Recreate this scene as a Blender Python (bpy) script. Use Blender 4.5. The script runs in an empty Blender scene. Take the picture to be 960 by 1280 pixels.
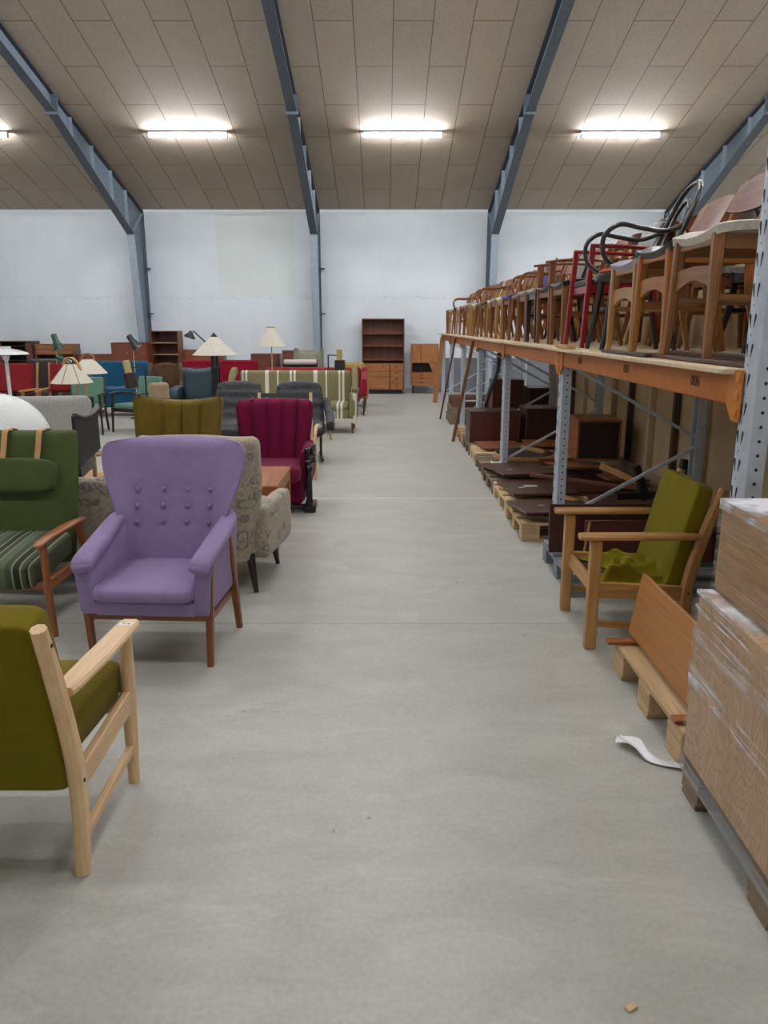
import bpy, math, random
from mathutils import Vector, Matrix, Euler
random.seed(7)
PI = math.pi
scene = bpy.context.scene
COL = scene.collection

# ---------------------------------------------------------------- camera, world, exposure
cam_data = bpy.data.cameras.new('camera')
cam_data.sensor_fit = 'VERTICAL'
cam_data.sensor_height = 36.0
cam_data.lens = 955.0 / 1280.0 * 36.0
cam_data.clip_start = 0.05
cam = bpy.data.objects.new('camera', cam_data)
COL.objects.link(cam)
cam.location = (0, 0, 1.6)
cam.rotation_euler = (math.radians(90 - 13.654), 0, 0)
scene.camera = cam
scene.view_settings.view_transform = 'Standard'
scene.view_settings.look = 'None'
scene.view_settings.gamma = 1.0
scene.view_settings.use_curve_mapping = False
scene.view_settings.exposure = 0.0
scene.cycles.use_denoising = True
LAMP = 180.0            # emission strength of the fluorescent tubes
world = bpy.data.worlds.new('hall_world')
scene.world = world
world.use_nodes = True
world.node_tree.nodes['Background'].inputs[0].default_value = (0.75, 0.8, 0.9, 1)
world.node_tree.nodes['Background'].inputs[1].default_value = 0.3

# ---------------------------------------------------------------- colour + materials
def lin(h):
    if not isinstance(h, str):
        return tuple(h)
    h = h.lstrip('#')
    o = []
    for i in (0, 2, 4):
        c = int(h[i:i+2], 16) / 255
        o.append(c / 12.92 if c <= 0.04045 else ((c + 0.055) / 1.055) ** 2.4)
    return tuple(o)

def mul(c, k):
    return tuple(min(1, x * k) for x in lin(c))

class NT:
    def __init__(self, name):
        self.m = bpy.data.materials.new(name)
        self.m.use_nodes = True
        self.t = self.m.node_tree
        self.t.nodes.clear()
        self.out = self.n('ShaderNodeOutputMaterial')
        self.b = self.n('ShaderNodeBsdfPrincipled')
        self.l(self.b.outputs[0], self.out.inputs[0])
    def n(self, t, **kw):
        x = self.t.nodes.new(t)
        for k, v in kw.items():
            setattr(x, k, v)
        return x
    def l(self, a, b):
        self.t.links.new(a, b)
    def coord(self, scale=(1, 1, 1), loc=(0, 0, 0), rot=(0, 0, 0)):
        tc = self.n('ShaderNodeTexCoord')
        mp = self.n('ShaderNodeMapping')
        mp.inputs['Scale'].default_value = scale
        mp.inputs['Location'].default_value = loc
        mp.inputs['Rotation'].default_value = rot
        self.l(tc.outputs['Object'], mp.inputs[0])
        return mp.outputs[0]
    def noise(self, vec, scale, detail=3, rough=0.55, dist=0.0):
        x = self.n('ShaderNodeTexNoise')
        x.inputs['Scale'].default_value = scale
        x.inputs['Detail'].default_value = detail
        x.inputs['Roughness'].default_value = rough
        x.inputs['Distortion'].default_value = dist
        self.l(vec, x.inputs['Vector'])
        return x.outputs['Fac']
    def ramp(self, fac, stops, interp='LINEAR'):
        r = self.n('ShaderNodeValToRGB')
        r.color_ramp.interpolation = interp
        e = r.color_ramp.elements
        while len(e) < len(stops):
            e.new(0.5)
        for x, (p, c) in zip(e, stops):
            x.position = p
            x.color = (*lin(c), 1)
        self.l(fac, r.inputs[0])
        return r.outputs[0]
    def mix(self, fac, a, b, blend='MIX'):
        x = self.n('ShaderNodeMix', data_type='RGBA', blend_type=blend)
        for s, v in ((x.inputs[0], fac), (x.inputs[6], a), (x.inputs[7], b)):
            if hasattr(v, 'is_output'):
                self.l(v, s)
            elif isinstance(v, (int, float)):
                s.default_value = v
            else:
                s.default_value = (*lin(v), 1)
        return x.outputs[2]
    def math(self, op, a, b=0.0, c=0.0):
        x = self.n('ShaderNodeMath', operation=op)
        for s, v in zip(x.inputs, (a, b, c)):
            if hasattr(v, 'is_output'):
                self.l(v, s)
            else:
                s.default_value = v
        return x.outputs[0]
    def bump(self, h, strength=0.3, dist=0.01):
        x = self.n('ShaderNodeBump')
        x.inputs['Strength'].default_value = strength
        x.inputs['Distance'].default_value = dist
        self.l(h, x.inputs['Height'])
        self.l(x.outputs[0], self.b.inputs['Normal'])
    def color(self, c):
        s = self.b.inputs['Base Color']
        if hasattr(c, 'is_output'):
            self.l(c, s)
        else:
            s.default_value = (*lin(c), 1)
    def set(self, **kw):
        for k, v in kw.items():
            s = self.b.inputs[k.replace('_', ' ')]
            if hasattr(v, 'is_output'):
                self.l(v, s)
            else:
                s.default_value = v

MATS = {}
def memo(f):
    def g(*a, **k):
        key = (f.__name__, a, tuple(sorted(k.items())))
        if key not in MATS:
            MATS[key] = f(*a, **k)
        return MATS[key]
    return g

@memo
def fabric(c, var=0.12, bump=0.25, sheen=0.05, rough=0.95, scale=260):
    t = NT('fabric')
    v = t.coord()
    n1 = t.noise(v, 9, 4)
    n2 = t.noise(t.coord((1, 1, 0.35)), scale, 2)
    k = t.mix(0.45, n1, n2)
    t.color(t.ramp(k, [(0.3, mul(c, 1 - var * 1.4)), (0.7, mul(c, 1 + var))]))
    t.set(Roughness=rough)
    t.b.inputs['Sheen Weight'].default_value = sheen * 0.4
    t.b.inputs['Specular IOR Level'].default_value = 0.12
    t.bump(n2, bump, 0.003)
    return t.m

@memo
def leather(c, rough=0.38, bump=0.35):
    t = NT('leather')
    v = t.coord()
    n = t.noise(v, 6, 4, 0.6, 0.8)
    n2 = t.noise(v, 140, 2)
    t.color(t.ramp(n, [(0.3, mul(c, 0.8)), (0.7, mul(c, 1.2))]))
    t.set(Roughness=rough)
    t.bump(t.mix(0.4, n, n2), bump, 0.02)
    return t.m

def wood_axis(name, c1, c2, axis, rough, scale):
    t = NT(name + '_' + 'xyz'[axis])
    s = [14 * scale] * 3
    s[axis] = 0.9 * scale
    v = t.coord(tuple(s))
    oi = t.n('ShaderNodeObjectInfo')
    add = t.n('ShaderNodeVectorMath', operation='MULTIPLY_ADD')
    comb = t.n('ShaderNodeCombineXYZ')
    t.l(oi.outputs['Random'], comb.inputs[0]); t.l(oi.outputs['Random'], comb.inputs[1])
    t.l(comb.outputs[0], add.inputs[0]); add.inputs[1].default_value = (17, 23, 9); t.l(v, add.inputs[2])
    n = t.noise(add.outputs[0], 1.3, 5, 0.6, 1.4)
    s2 = [90 * scale] * 3
    s2[axis] = 2.5 * scale
    n2 = t.noise(t.coord(tuple(s2)), 1.0, 2)
    k = t.mix(0.35, n, n2)
    t.color(t.ramp(k, [(0.32, c1), (0.52, tuple((a + b) / 2 for a, b in zip(lin(c1), lin(c2)))), (0.68, c2)]))
    t.set(Roughness=rough)
    t.bump(n2, 0.08, 0.002)
    return t.m

@memo
def wood(c1, c2, rough=0.42, scale=1.0):
    return ('WOOD', [wood_axis('wood', c1, c2, a, rough, scale) for a in range(3)])

@memo
def plain(c, rough=0.5, metal=0.0, coat=0.0, var=0.06):
    t = NT('paint')
    n = t.noise(t.coord(), 12, 4)
    t.color(t.ramp(n, [(0.3, mul(c, 1 - var)), (0.7, mul(c, 1 + var))]))
    t.set(Roughness=rough, Metallic=metal)
    t.b.inputs['Coat Weight'].default_value = coat
    return t.m

@memo
def emit(c, strength):
    t = NT('tube_glow')
    e = t.n('ShaderNodeEmission')
    e.inputs[0].default_value = (*lin(c), 1)
    e.inputs[1].default_value = strength
    t.l(e.outputs[0], t.out.inputs[0])
    return t.m

@memo
def stripes(period, stops, axis=0, rough=0.9, off=0.0, warp=0.0):
    """constant stripes across one object axis; stops = ((pos, colour), ...)"""
    t = NT('striped_fabric')
    v = t.coord()
    sx = t.n('ShaderNodeSeparateXYZ')
    t.l(v, sx.inputs[0])
    a = t.math('DIVIDE', sx.outputs[axis], period)
    a = t.math('ADD', a, off + 100)
    if warp:
        a = t.math('ADD', a, t.math('MULTIPLY', t.noise(v, 4), warp))
    f = t.math('FRACT', a)
    base = t.ramp(f, list(stops), 'CONSTANT')
    n2 = t.noise(v, 250, 2)
    t.color(t.mix(0.2, base, n2, 'OVERLAY'))
    t.set(Roughness=rough)
    t.bump(n2, 0.2, 0.003)
    return t.m

@memo
def leaf_fabric():
    t = NT('leaf_fabric')
    v = t.coord((6.2, 6.2, 12.5), (3, 1, 2), (0.45, 0.55, 0.5))
    w = t.n('ShaderNodeMix', data_type='RGBA', blend_type='LINEAR_LIGHT')
    nz = t.n('ShaderNodeTexNoise'); nz.inputs['Scale'].default_value = 1.4
    t.l(v, nz.inputs['Vector'])
    w.inputs[0].default_value = 0.35
    t.l(v, w.inputs[6]); t.l(nz.outputs['Color'], w.inputs[7])
    vo = t.n('ShaderNodeTexVoronoi'); vo.inputs['Scale'].default_value = 1.0
    vo.inputs['Randomness'].default_value = 0.75
    t.l(w.outputs[2], vo.inputs['Vector'])
    d = vo.outputs['Distance']
    ring = t.ramp(d, [(0.0, '000000'), (0.30, '000000'), (0.335, 'ffffff'), (0.385, 'ffffff'), (0.41, '000000')])
    vein = t.noise(t.coord((60, 60, 12), (0, 0, 0), (0.5, 0.4, 0.3)), 1.0, 2)
    inside = t.ramp(d, [(0.0, 'ffffff'), (0.30, 'ffffff'), (0.36, '000000')])
    veins = t.ramp(vein, [(0.5, '000000'), (0.58, 'ffffff')])
    sel = t.ramp(vo.outputs['Color'], [(0.35, '000000'), (0.5, 'ffffff')])
    iv = t.mix(1.0, t.mix(1.0, inside, veins, 'MULTIPLY'), sel, 'MULTIPLY')
    base = t.ramp(t.noise(t.coord(), 45, 3), [(0.35, '948976'), (0.65, 'b0a590')])
    c = t.mix(t.math('MULTIPLY', ring, 0.7), base, '5d5f63')
    c = t.mix(t.math('MULTIPLY', iv, 0.8), c, '62666c')
    t.color(c)
    t.set(Roughness=0.9)
    t.b.inputs['Sheen Weight'].default_value = 0.15
    t.bump(t.noise(t.coord(), 220, 2), 0.25, 0.003)
    return t.m

@memo
def ribbed(c, period=0.012, axis=0):
    t = NT('ribbed_fabric')
    sx = t.n('ShaderNodeSeparateXYZ')
    t.l(t.coord(), sx.inputs[0])
    s = t.math('SINE', t.math('MULTIPLY', sx.outputs[axis], 2 * PI / period))
    n = t.noise(t.coord(), 60, 3)
    t.color(t.mix(0.5, t.ramp(t.math('MULTIPLY_ADD', s, 0.5, 0.5), [(0.2, mul(c, 0.8)), (0.8, mul(c, 1.1))]),
                  t.ramp(n, [(0.35, mul(c, 0.8)), (0.65, mul(c, 1.1))])))
    t.set(Roughness=0.95)
    t.bump(s, 0.2, 0.004)
    return t.m

# ---------------------------------------------------------------- mesh builder
def spow(x, p):
    return math.copysign(abs(x) ** p, x)

class MB:
    def __init__(self, M=None):
        self.v, self.f, self.mi = [], [], []
        self.M = M or Matrix()
        self.cur = 0
    def use(self, M):
        self.M = M
        return self
    def add(self, vs, fs):
        o = len(self.v)
        self.v += [tuple(self.M @ Vector(p)) for p in vs]
        for f in fs:
            self.f.append(tuple(i + o for i in f))
            self.mi.append(self.cur)
        return self
    def box(self, c, s, r=0.0, M=None):
        """chamfered box, centre c, size s"""
        hx, hy, hz = s[0] / 2, s[1] / 2, s[2] / 2
        r = min(r, hx * 0.95, hy * 0.95, hz * 0.95)
        M = M or Matrix()
        C = Vector(c)
        if r <= 0:
            vs = [C + M @ Vector((sx * hx, sy * hy, sz * hz)) for sx in (-1, 1) for sy in (-1, 1) for sz in (-1, 1)]
            fs = [(0, 1, 3, 2), (4, 6, 7, 5), (0, 4, 5, 1), (2, 3, 7, 6), (0, 2, 6, 4), (1, 5, 7, 3)]
            return self.add(vs, fs)
        vs, idx = [], {}
        for sx in (-1, 1):
            for sy in (-1, 1):
                for sz in (-1, 1):
                    for a in range(3):
                        p = [sx * (hx - r), sy * (hy - r), sz * (hz - r)]
                        p[a] = (sx * hx, sy * hy, sz * hz)[a]
                        idx[(sx, sy, sz, a)] = len(vs)
                        vs.append(C + M @ Vector(p))
        fs = []
        for a in range(3):
            b, c2 = (a + 1) % 3, (a + 2) % 3
            for s0 in (-1, 1):
                q = []
                for sb, sc in ((-1, -1), (1, -1), (1, 1), (-1, 1)):
                    k = [0, 0, 0]; k[a] = s0; k[b] = sb; k[c2] = sc
                    q.append(idx[(k[0], k[1], k[2], a)])
                fs.append(tuple(q if s0 > 0 else q[::-1]))
            # edges along axis a
            for sb in (-1, 1):
                for sc in (-1, 1):
                    k0 = [0, 0, 0]; k1 = [0, 0, 0]
                    k0[a], k1[a] = -1, 1
                    k0[b] = k1[b] = sb; k0[c2] = k1[c2] = sc
                    q = [idx[(*k0, b)], idx[(*k1, b)], idx[(*k1, c2)], idx[(*k0, c2)]]
                    fs.append(tuple(q if sb * sc < 0 else q[::-1]))
        for sx in (-1, 1):
            for sy in (-1, 1):
                for sz in (-1, 1):
                    q = [idx[(sx, sy, sz, a)] for a in range(3)]
                    fs.append(tuple(q if sx * sy * sz > 0 else q[::-1]))
        return self.add(vs, fs)
    def loft(self, rings, cap=True, close=True):
        n = len(rings[0])
        vs = [p for r in rings for p in r]
        fs = []
        for i in range(len(rings) - 1):
            for j in range(n if close else n - 1):
                a, b = i * n + j, i * n + (j + 1) % n
                fs.append((a, b, b + n, a + n))
        if cap:
            fs.append(tuple(range(n - 1, -1, -1)))
            o = (len(rings) - 1) * n
            fs.append(tuple(range(o, o + n)))
        return self.add(vs, fs)
    def sweep(self, pts, w, h, side=(1, 0, 0), n=4, e=1.0, ch=0.12, cap_round=False, closed=False):
        """sweep a section (w along side, h across) along pts; n=4 chamfered rectangle, n>4 superellipse exponent e"""
        P = [Vector(p) for p in pts]
        W = w if isinstance(w, (list, tuple)) else [w] * len(P)
        H = h if isinstance(h, (list, tuple)) else [h] * len(P)
        rings = []
        L = len(P)
        up_prev = None
        for i, p in enumerate(P):
            if closed:
                t = (P[(i + 1) % L] - P[i - 1]).normalized()
            else:
                t = (P[min(i + 1, L - 1)] - P[max(i - 1, 0)]).normalized()
            s = Vector(side)
            s = (s - t * s.dot(t))
            if s.length < 1e-4:
                s = t.orthogonal()
            s.normalize()
            u = s.cross(t).normalized()
            ww, hh = W[i] / 2, H[i] / 2
            if n == 4:
                k = ch * min(ww, hh) * 2
                sec = [(ww, -hh + k), (ww, hh - k), (ww - k, hh), (-ww + k, hh), (-ww, hh - k), (-ww, -hh + k), (-ww + k, -hh), (ww - k, -hh)]
            else:
                sec = []
                for j in range(n):
                    a = 2 * PI * j / n
                    sec.append((ww * spow(math.cos(a), e), hh * spow(math.sin(a), e)))
            rings.append((p, t, s, u, sec))
        out = []
        def ring(p, s, u, sec, k=1.0):
            return [p + s * (x * k) + u * (y * k) for x, y in sec]
        if cap_round and not closed:
            p, t, s, u, sec = rings[0]
            r0 = min(W[0], H[0]) / 2
            for q in (0.15, 0.5, 0.8):
                out.append(ring(p - t * r0 * 0.8 * (1 - q) , s, u, sec, math.sqrt(1 - (1 - q) ** 2)))
        for p, t, s, u, sec in rings:
            out.append(ring(p, s, u, sec))
        if cap_round and not closed:
            p, t, s, u, sec = rings[-1]
            r0 = min(W[-1], H[-1]) / 2
            for q in (0.8, 0.5, 0.15):
                out.append(ring(p + t * r0 * 0.8 * (1 - q), s, u, sec, math.sqrt(1 - (1 - q) ** 2)))
        if closed:
            out.append(out[0])
            return self.loft(out, cap=False)
        return self.loft(out)
    def tube(self, pts, r, n=10, closed=False):
        R = r if isinstance(r, (list, tuple)) else [r] * len(pts)
        P = [Vector(p) for p in pts]
        L = len(P)
        rings = []
        nrm = None
        for i, p in enumerate(P):
            if closed:
                t = (P[(i + 1) % L] - P[i - 1]).normalized()
            else:
                t = (P[min(i + 1, L - 1)] - P[max(i - 1, 0)]).normalized()
            if nrm is None:
                nrm = t.orthogonal().normalized()
            else:
                nrm = (nrm - t * nrm.dot(t)).normalized()
            b = t.cross(nrm)
            rings.append([p + nrm * (R[i] * math.cos(2 * PI * j / n)) + b * (R[i] * math.sin(2 * PI * j / n)) for j in range(n)])
        if closed:
            rings.append(rings[0])
            return self.loft(rings, cap=False)
        return self.loft(rings)
    def lathe(self, prof, n=24, c=(0, 0, 0), cap=True):
        rings = [[(c[0] + r * math.cos(2 * PI * j / n), c[1] + r * math.sin(2 * PI * j / n), c[2] + z) for j in range(n)] for r, z in prof]
        return self.loft(rings, cap=cap)
    def cush(self, c, s, e1=0.3, e2=0.3, n=28, m=14, M=None, bulge=0.0):
        """superellipsoid cushion"""
        M = M or Matrix()
        C = Vector(c)
        rings = []
        for i in range(m + 1):
            v = -PI / 2 + PI * (0.02 + 0.96 * i / m)
            cv, sv = spow(math.cos(v), e1), spow(math.sin(v), e1)
            row = []
            for j in range(n):
                u = 2 * PI * j / n
                x, y = spow(math.cos(u), e2), spow(math.sin(u), e2)
                k = 1 + bulge * (1 - min(1, (x * cv) ** 2)) * (1 - min(1, (y * cv) ** 2))
                row.append(C + M @ Vector((s[0] / 2 * cv * x, s[1] / 2 * cv * y, s[2] / 2 * sv * k)))
            rings.append(row)
        return self.loft(rings)
    def prism(self, poly, d0, d1, axis=0):
        """polygon in the two other axes, extruded along axis from d0 to d1 (poly order: next axes)"""
        def P(a, b, d):
            p = [0, 0, 0]; p[axis] = d; p[(axis + 1) % 3] = a; p[(axis + 2) % 3] = b
            return p
        n = len(poly)
        vs = [P(a, b, d0) for a, b in poly] + [P(a, b, d1) for a, b in poly]
        fs = [tuple(range(n - 1, -1, -1)), tuple(range(n, 2 * n))]
        for i in range(n):
            j = (i + 1) % n
            fs.append((i, j, j + n, i + n))
        return self.add(vs, fs)
    def sheet(self, fn, nu, nv, thick=0.0):
        """grid surface fn(u,v) u,v in 0..1"""
        vs = [Vector(fn(i / nu, j / nv)) for j in range(nv + 1) for i in range(nu + 1)]
        fs = []
        W = nu + 1
        for j in range(nv):
            for i in range(nu):
                a = j * W + i
                fs.append((a, a + 1, a + W + 1, a + W))
        if thick:
            ns = []
            for j in range(nv + 1):
                for i in range(nu + 1):
                    du = vs[j * W + min(i + 1, nu)] - vs[j * W + max(i - 1, 0)]
                    dv = vs[min(j + 1, nv) * W + i] - vs[max(j - 1, 0) * W + i]
                    k = du.cross(dv)
                    ns.append(k.normalized() if k.length > 1e-9 else Vector((0, 0, 1)))
            o = len(vs)
            lo = [p - q * thick for p, q in zip(vs, ns)]
            fs += [tuple(i + o for i in f[::-1]) for f in fs]
            edge = [i for i in range(W)] + [j * W + nu for j in range(1, nv + 1)] + [nv * W + i for i in range(nu - 1, -1, -1)] + [j * W for j in range(nv - 1, 0, -1)]
            for k in range(len(edge)):
                a, b = edge[k], edge[(k + 1) % len(edge)]
                fs.append((a, a + o, b + o, b))
            vs += lo
        return self.add(vs, fs)
    def bar(self, p0, p1, w, h, side=(1, 0, 0), w1=None, h1=None, ch=0.12):
        return self.sweep([p0, p1], [w, w1 or w], [h, h1 or h], side, ch=ch)

def smooth_path(pts, n=6):
    """Catmull-Rom through points"""
    P = [Vector(p) for p in pts]
    Q = [P[0] * 2 - P[1]] + P + [P[-1] * 2 - P[-2]]
    out = []
    for i in range(1, len(Q) - 2):
        for k in range(n):
            t = k / n
            a, b, c, d = Q[i - 1], Q[i], Q[i + 1], Q[i + 2]
            out.append(0.5 * ((2 * b) + (c - a) * t + (2 * a - 5 * b + 4 * c - d) * t * t + (3 * b - a - 3 * c + d) * t ** 3))
    out.append(P[-1])
    return out

def lerp_list(vals, m):
    """resample list of values to m entries"""
    out = []
    L = len(vals) - 1
    for i in range(m):
        x = i / (m - 1) * L
        k = min(int(x), L - 1)
        out.append(vals[k] + (vals[k + 1] - vals[k]) * (x - k))
    return out

def part(name, mb, mat, parent=None, label=None, loc=None, rot=None, angle=38):
    me = bpy.data.meshes.new(name)
    me.from_pydata(mb.v, [], mb.f)
    mats = mat if isinstance(mat, list) else [mat]
    ext = [max(v[a] for v in mb.v) - min(v[a] for v in mb.v) for a in range(3)]
    ax = ext.index(max(ext))
    for m in mats:
        me.materials.append(m[1][ax] if isinstance(m, tuple) else m)
    me.polygons.foreach_set('material_index', mb.mi)
    me.polygons.foreach_set('use_smooth', [True] * len(me.polygons))
    me.update()
    me.set_sharp_from_angle(angle=math.radians(angle))
    o = bpy.data.objects.new(name, me)
    COL.objects.link(o)
    if parent:
        o.parent = parent
    if label:
        o['label'] = label
    if loc:
        o.location = loc
    if rot:
        o.rotation_euler = rot
    return o

def tag(o, label, cat, group=None):
    o['label'] = label
    o['category'] = cat
    if group:
        o['group'] = group
    return o

def thing(name, label, cat, loc=(0, 0, 0), rz=0.0, group=None, rot=None):
    o = bpy.data.objects.new(name, None)
    COL.objects.link(o)
    o.empty_display_size = 0.1
    o.location = loc
    o.rotation_euler = rot if rot else (0, 0, math.radians(rz))
    return tag(o, label, cat, group)

def struct(name, mb, mat, loc=None):
    o = part(name, mb, mat)
    o['kind'] = 'structure'
    if loc:
        o.location = loc
    return o

CHILD = {}
def copy_thing(src, name, label, loc, rz, group=None):
    kids = [o for o in COL.objects if o.parent == src] if src not in CHILD else CHILD[src]
    r = src.copy(); COL.objects.link(r)
    r.location = loc; r.rotation_euler = (0, 0, math.radians(rz))
    r['label'] = label
    if group:
        r['group'] = group
    for k in kids:
        c = k.copy(); COL.objects.link(c); c.parent = r
        for g in [o for o in COL.objects if o.parent == k]:
            d = g.copy(); COL.objects.link(d); d.parent = c
    return r

def text_mesh(body, size, depth=0.001):
    cu = bpy.data.curves.new('digits', 'FONT')
    cu.body = body; cu.size = size; cu.extrude = depth; cu.align_x = 'CENTER'; cu.align_y = 'CENTER'
    o = bpy.data.objects.new('digits', cu)
    COL.objects.link(o)
    dg = bpy.context.evaluated_depsgraph_get()
    me = bpy.data.meshes.new_from_object(o.evaluated_get(dg))
    bpy.data.objects.remove(o)
    return me

# ---------------------------------------------------------------- wood / paint palette
TEAK = wood('7a4422', 'a5653a')
TEAKD = wood('55301b', '7d4a2b')
ROSE = wood('351d13', '5a3322')
MAHOG = wood('47201a', '6b3325')
OAK = wood('b08250', 'cfa06a')
BEECH = wood('cda678', 'eac99b')
PINE = wood('c9a878', 'e0c69c', 0.6)
PALLET = wood('a98a62', 'd3b68a', 0.8)
PALLETD = wood('6f5e4b', '96836a', 0.85)
DARKW = wood('2a1711', '40251b')
BLACKW = plain('17171a', 0.35)
STEEL = plain('8b939b', 0.45, 0.6)
BRASS = plain('c9b574', 0.35, 0.45)
# ================================================================ THE HALL
YW, ZE, K = 19.35, 4.3, 0.268          # far wall, eaves height, roof slope
YR = 8.0                               # ridge
XL, XR, YB = -14.0, 11.0, 2 * YR - YW
def zc(y):
    return ZE + K * (YW - y) if y >= YR else ZE + K * (y - YB)

def concrete():
    t = NT('concrete')
    v = t.coord()
    big = t.noise(v, 0.55, 5, 0.6, 0.6)
    mid = t.noise(t.coord((1, 2.2, 1)), 2.2, 6, 0.65, 0.8)
    fine = t.noise(v, 55, 3)
    a = t.ramp(big, [(0.3, 'acaca2'), (0.5, 'b6b6ac'), (0.7, 'c0c0b6')])
    b = t.ramp(mid, [(0.32, 'a1a197'), (0.52, 'b6b6ac'), (0.72, 'ccccc4')])
    c = t.mix(0.5, a, b)
    c = t.mix(0.12, c, t.ramp(fine, [(0.3, '807d76'), (0.7, 'e0ddd5')]))
    sp = t.noise(v, 14, 2, 0.4)
    c = t.mix(t.ramp(sp, [(0.76, '000000'), (0.79, 'ffffff')]), c, '8b877e')
    pale = t.noise(t.coord((1, 1.6, 1), (4, 2, 0)), 1.1, 6, 0.7, 1.5)
    c = t.mix(t.math('MULTIPLY', t.ramp(pale, [(0.58, '000000'), (0.7, 'ffffff')]), 0.35), c, 'dcdad3')
    # saw-cut joints across the aisle
    sx = t.n('ShaderNodeSeparateXYZ'); t.l(v, sx.inputs[0])
    for y0, w, col in ((3.97, 0.004, '77746d'), (7.15, 0.03, 'd0cec7'), (11.1, 0.012, '938f87')):
        m = t.math('LESS_THAN', t.math('ABSOLUTE', t.math('SUBTRACT', sx.outputs[1], y0)), w)
        c = t.mix(t.math('MULTIPLY', m, 0.6), c, col)
    t.color(c)
    t.set(Roughness=t.math('MULTIPLY_ADD', mid, 0.25, 0.36))
    t.b.inputs['Specular IOR Level'].default_value = 0.4
    t.bump(t.mix(0.5, fine, mid), 0.06, 0.01)
    return t.m

def white_wall():
    t = NT('painted_wall')
    v = t.coord()
    n = t.noise(v, 0.8, 5, 0.6)
    c = t.ramp(n, [(0.3, 'd3d9dc'), (0.7, 'dee3e6')])
    sx = t.n('ShaderNodeSeparateXYZ'); t.l(v, sx.inputs[0])
    X, Z = sx.outputs[0], sx.outputs[2]
    def band(val, lo, hi):
        return t.math('MULTIPLY', t.math('GREATER_THAN', val, lo), t.math('LESS_THAN', val, hi))
    # repaired greyer patch high on the wall
    st = t.noise(t.coord((2.2, 1, 5)), 2.0, 5, 0.7)
    patch = t.math('MULTIPLY', band(X, -4.02, -2.15), t.math('GREATER_THAN', Z, 2.34))
    c = t.mix(t.math('MULTIPLY', patch, t.math('MULTIPLY_ADD', st, 0.9, 0.15)), c, 'd2d6cd')
    # dotted grey stain line
    stain = t.math('MULTIPLY', band(Z, 2.24, 2.33), t.ramp(t.noise(t.coord((5, 1, 14)), 2.5, 5, 0.7), [(0.5, '000000'), (0.62, 'ffffff')]))
    c = t.mix(t.math('MULTIPLY', stain, 0.28), c, '9a9a94')
    streak = t.ramp(t.noise(t.coord((3.5, 1, 0.25)), 1.2, 4, 0.7), [(0.55, '000000'), (0.72, 'ffffff')])
    c = t.mix(t.math('MULTIPLY', streak, 0.15), c, 'c9cac5')
    t.color(c)
    t.set(Roughness=0.75)
    t.bump(t.noise(v, 30, 3), 0.05, 0.01)
    return t.m

def ceiling_panels():
    t = NT('wood_wool_panels')
    v = t.coord()
    sx = t.n('ShaderNodeSeparateXYZ'); t.l(v, sx.inputs[0])
    cb = t.n('ShaderNodeCombineXYZ')
    t.l(sx.outputs[1], cb.inputs[0]); t.l(sx.outputs[0], cb.inputs[1])
    mp = t.n('ShaderNodeMapping'); t.l(cb.outputs[0], mp.inputs[0])
    br = t.n('ShaderNodeTexBrick')
    br.offset = 0.5; br.squash = 1.0
    L = 2.18
    br.inputs['Scale'].default_value = 1.0
    br.inputs['Brick Width'].default_value = L
    br.inputs['Row Height'].default_value = 0.6
    br.inputs['Mortar Size'].default_value = 0.008
    br.inputs['Mortar Smooth'].default_value = 0.0
    br.inputs['Bias'].default_value = 0.0
    br.inputs['Color1'].default_value = (*lin('aa9986'), 1)
    br.inputs['Color2'].default_value = (*lin('b4a391'), 1)
    br.inputs['Mortar'].default_value = (*lin('6e6157'), 1)
    mp.inputs['Location'].default_value = (99.5 * L - 17.2, 60.0 - 0.14, 0)
    t.l(mp.outputs[0], br.inputs['Vector'])
    n = t.noise(v, 38, 4, 0.7)
    n2 = t.noise(v, 0.9, 4)
    c = t.mix(0.42, br.outputs['Color'], t.ramp(n, [(0.32, '7e7063'), (0.68, 'cdbba8')]))
    c = t.mix(0.3, c, t.ramp(n2, [(0.3, 'a39485'), (0.7, 'bbac9c')]))
    c = t.mix(br.outputs['Fac'], c, '6e6157')
    t.color(c)
    t.set(Roughness=0.9)
    t.bump(t.math('SUBTRACT', n, br.outputs['Fac']), 0.35, 0.01)
    return t.m

WALL = white_wall()
fl = MB(); fl.box(((XL + XR) / 2, (YB + YW) / 2, -0.1), (XR - XL, YW - YB, 0.2))
struct('floor', fl, concrete())
w = MB(); w.box(((XL + XR) / 2, YW + 0.1, (ZE + 0.5) / 2), (XR - XL + 0.4, 0.2, ZE + 0.5))
struct('wall_back', w, WALL)
w = MB(); w.box(((XL + XR) / 2, YB - 0.1, (ZE + 0.5) / 2), (XR - XL + 0.4, 0.2, ZE + 0.5))
struct('wall_front', w, WALL)
gable = [(YB, 0), (YW, 0), (YW, ZE), (YR, zc(YR)), (YB, ZE)]
w = MB(); w.prism(gable, XL - 0.2, XL, 0); struct('wall_left', w, WALL)
w = MB(); w.prism(gable, XR, XR + 0.2, 0); struct('wall_right', w, WALL)
cl = MB()
cl.prism([(YW, ZE), (YW, ZE + 0.15), (YR, zc(YR) + 0.15), (YB, ZE + 0.15), (YB, ZE), (YR, zc(YR))], XL, XR, 0)
struct('ceiling', cl, ceiling_panels())
tr = MB(); tr.box(((XL + XR) / 2, YW - 0.012, 0.05), (XR - XL, 0.024, 0.1), 0.004)
struct('baseboard_back', tr, plain('b9bcbd', 0.6))

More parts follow.
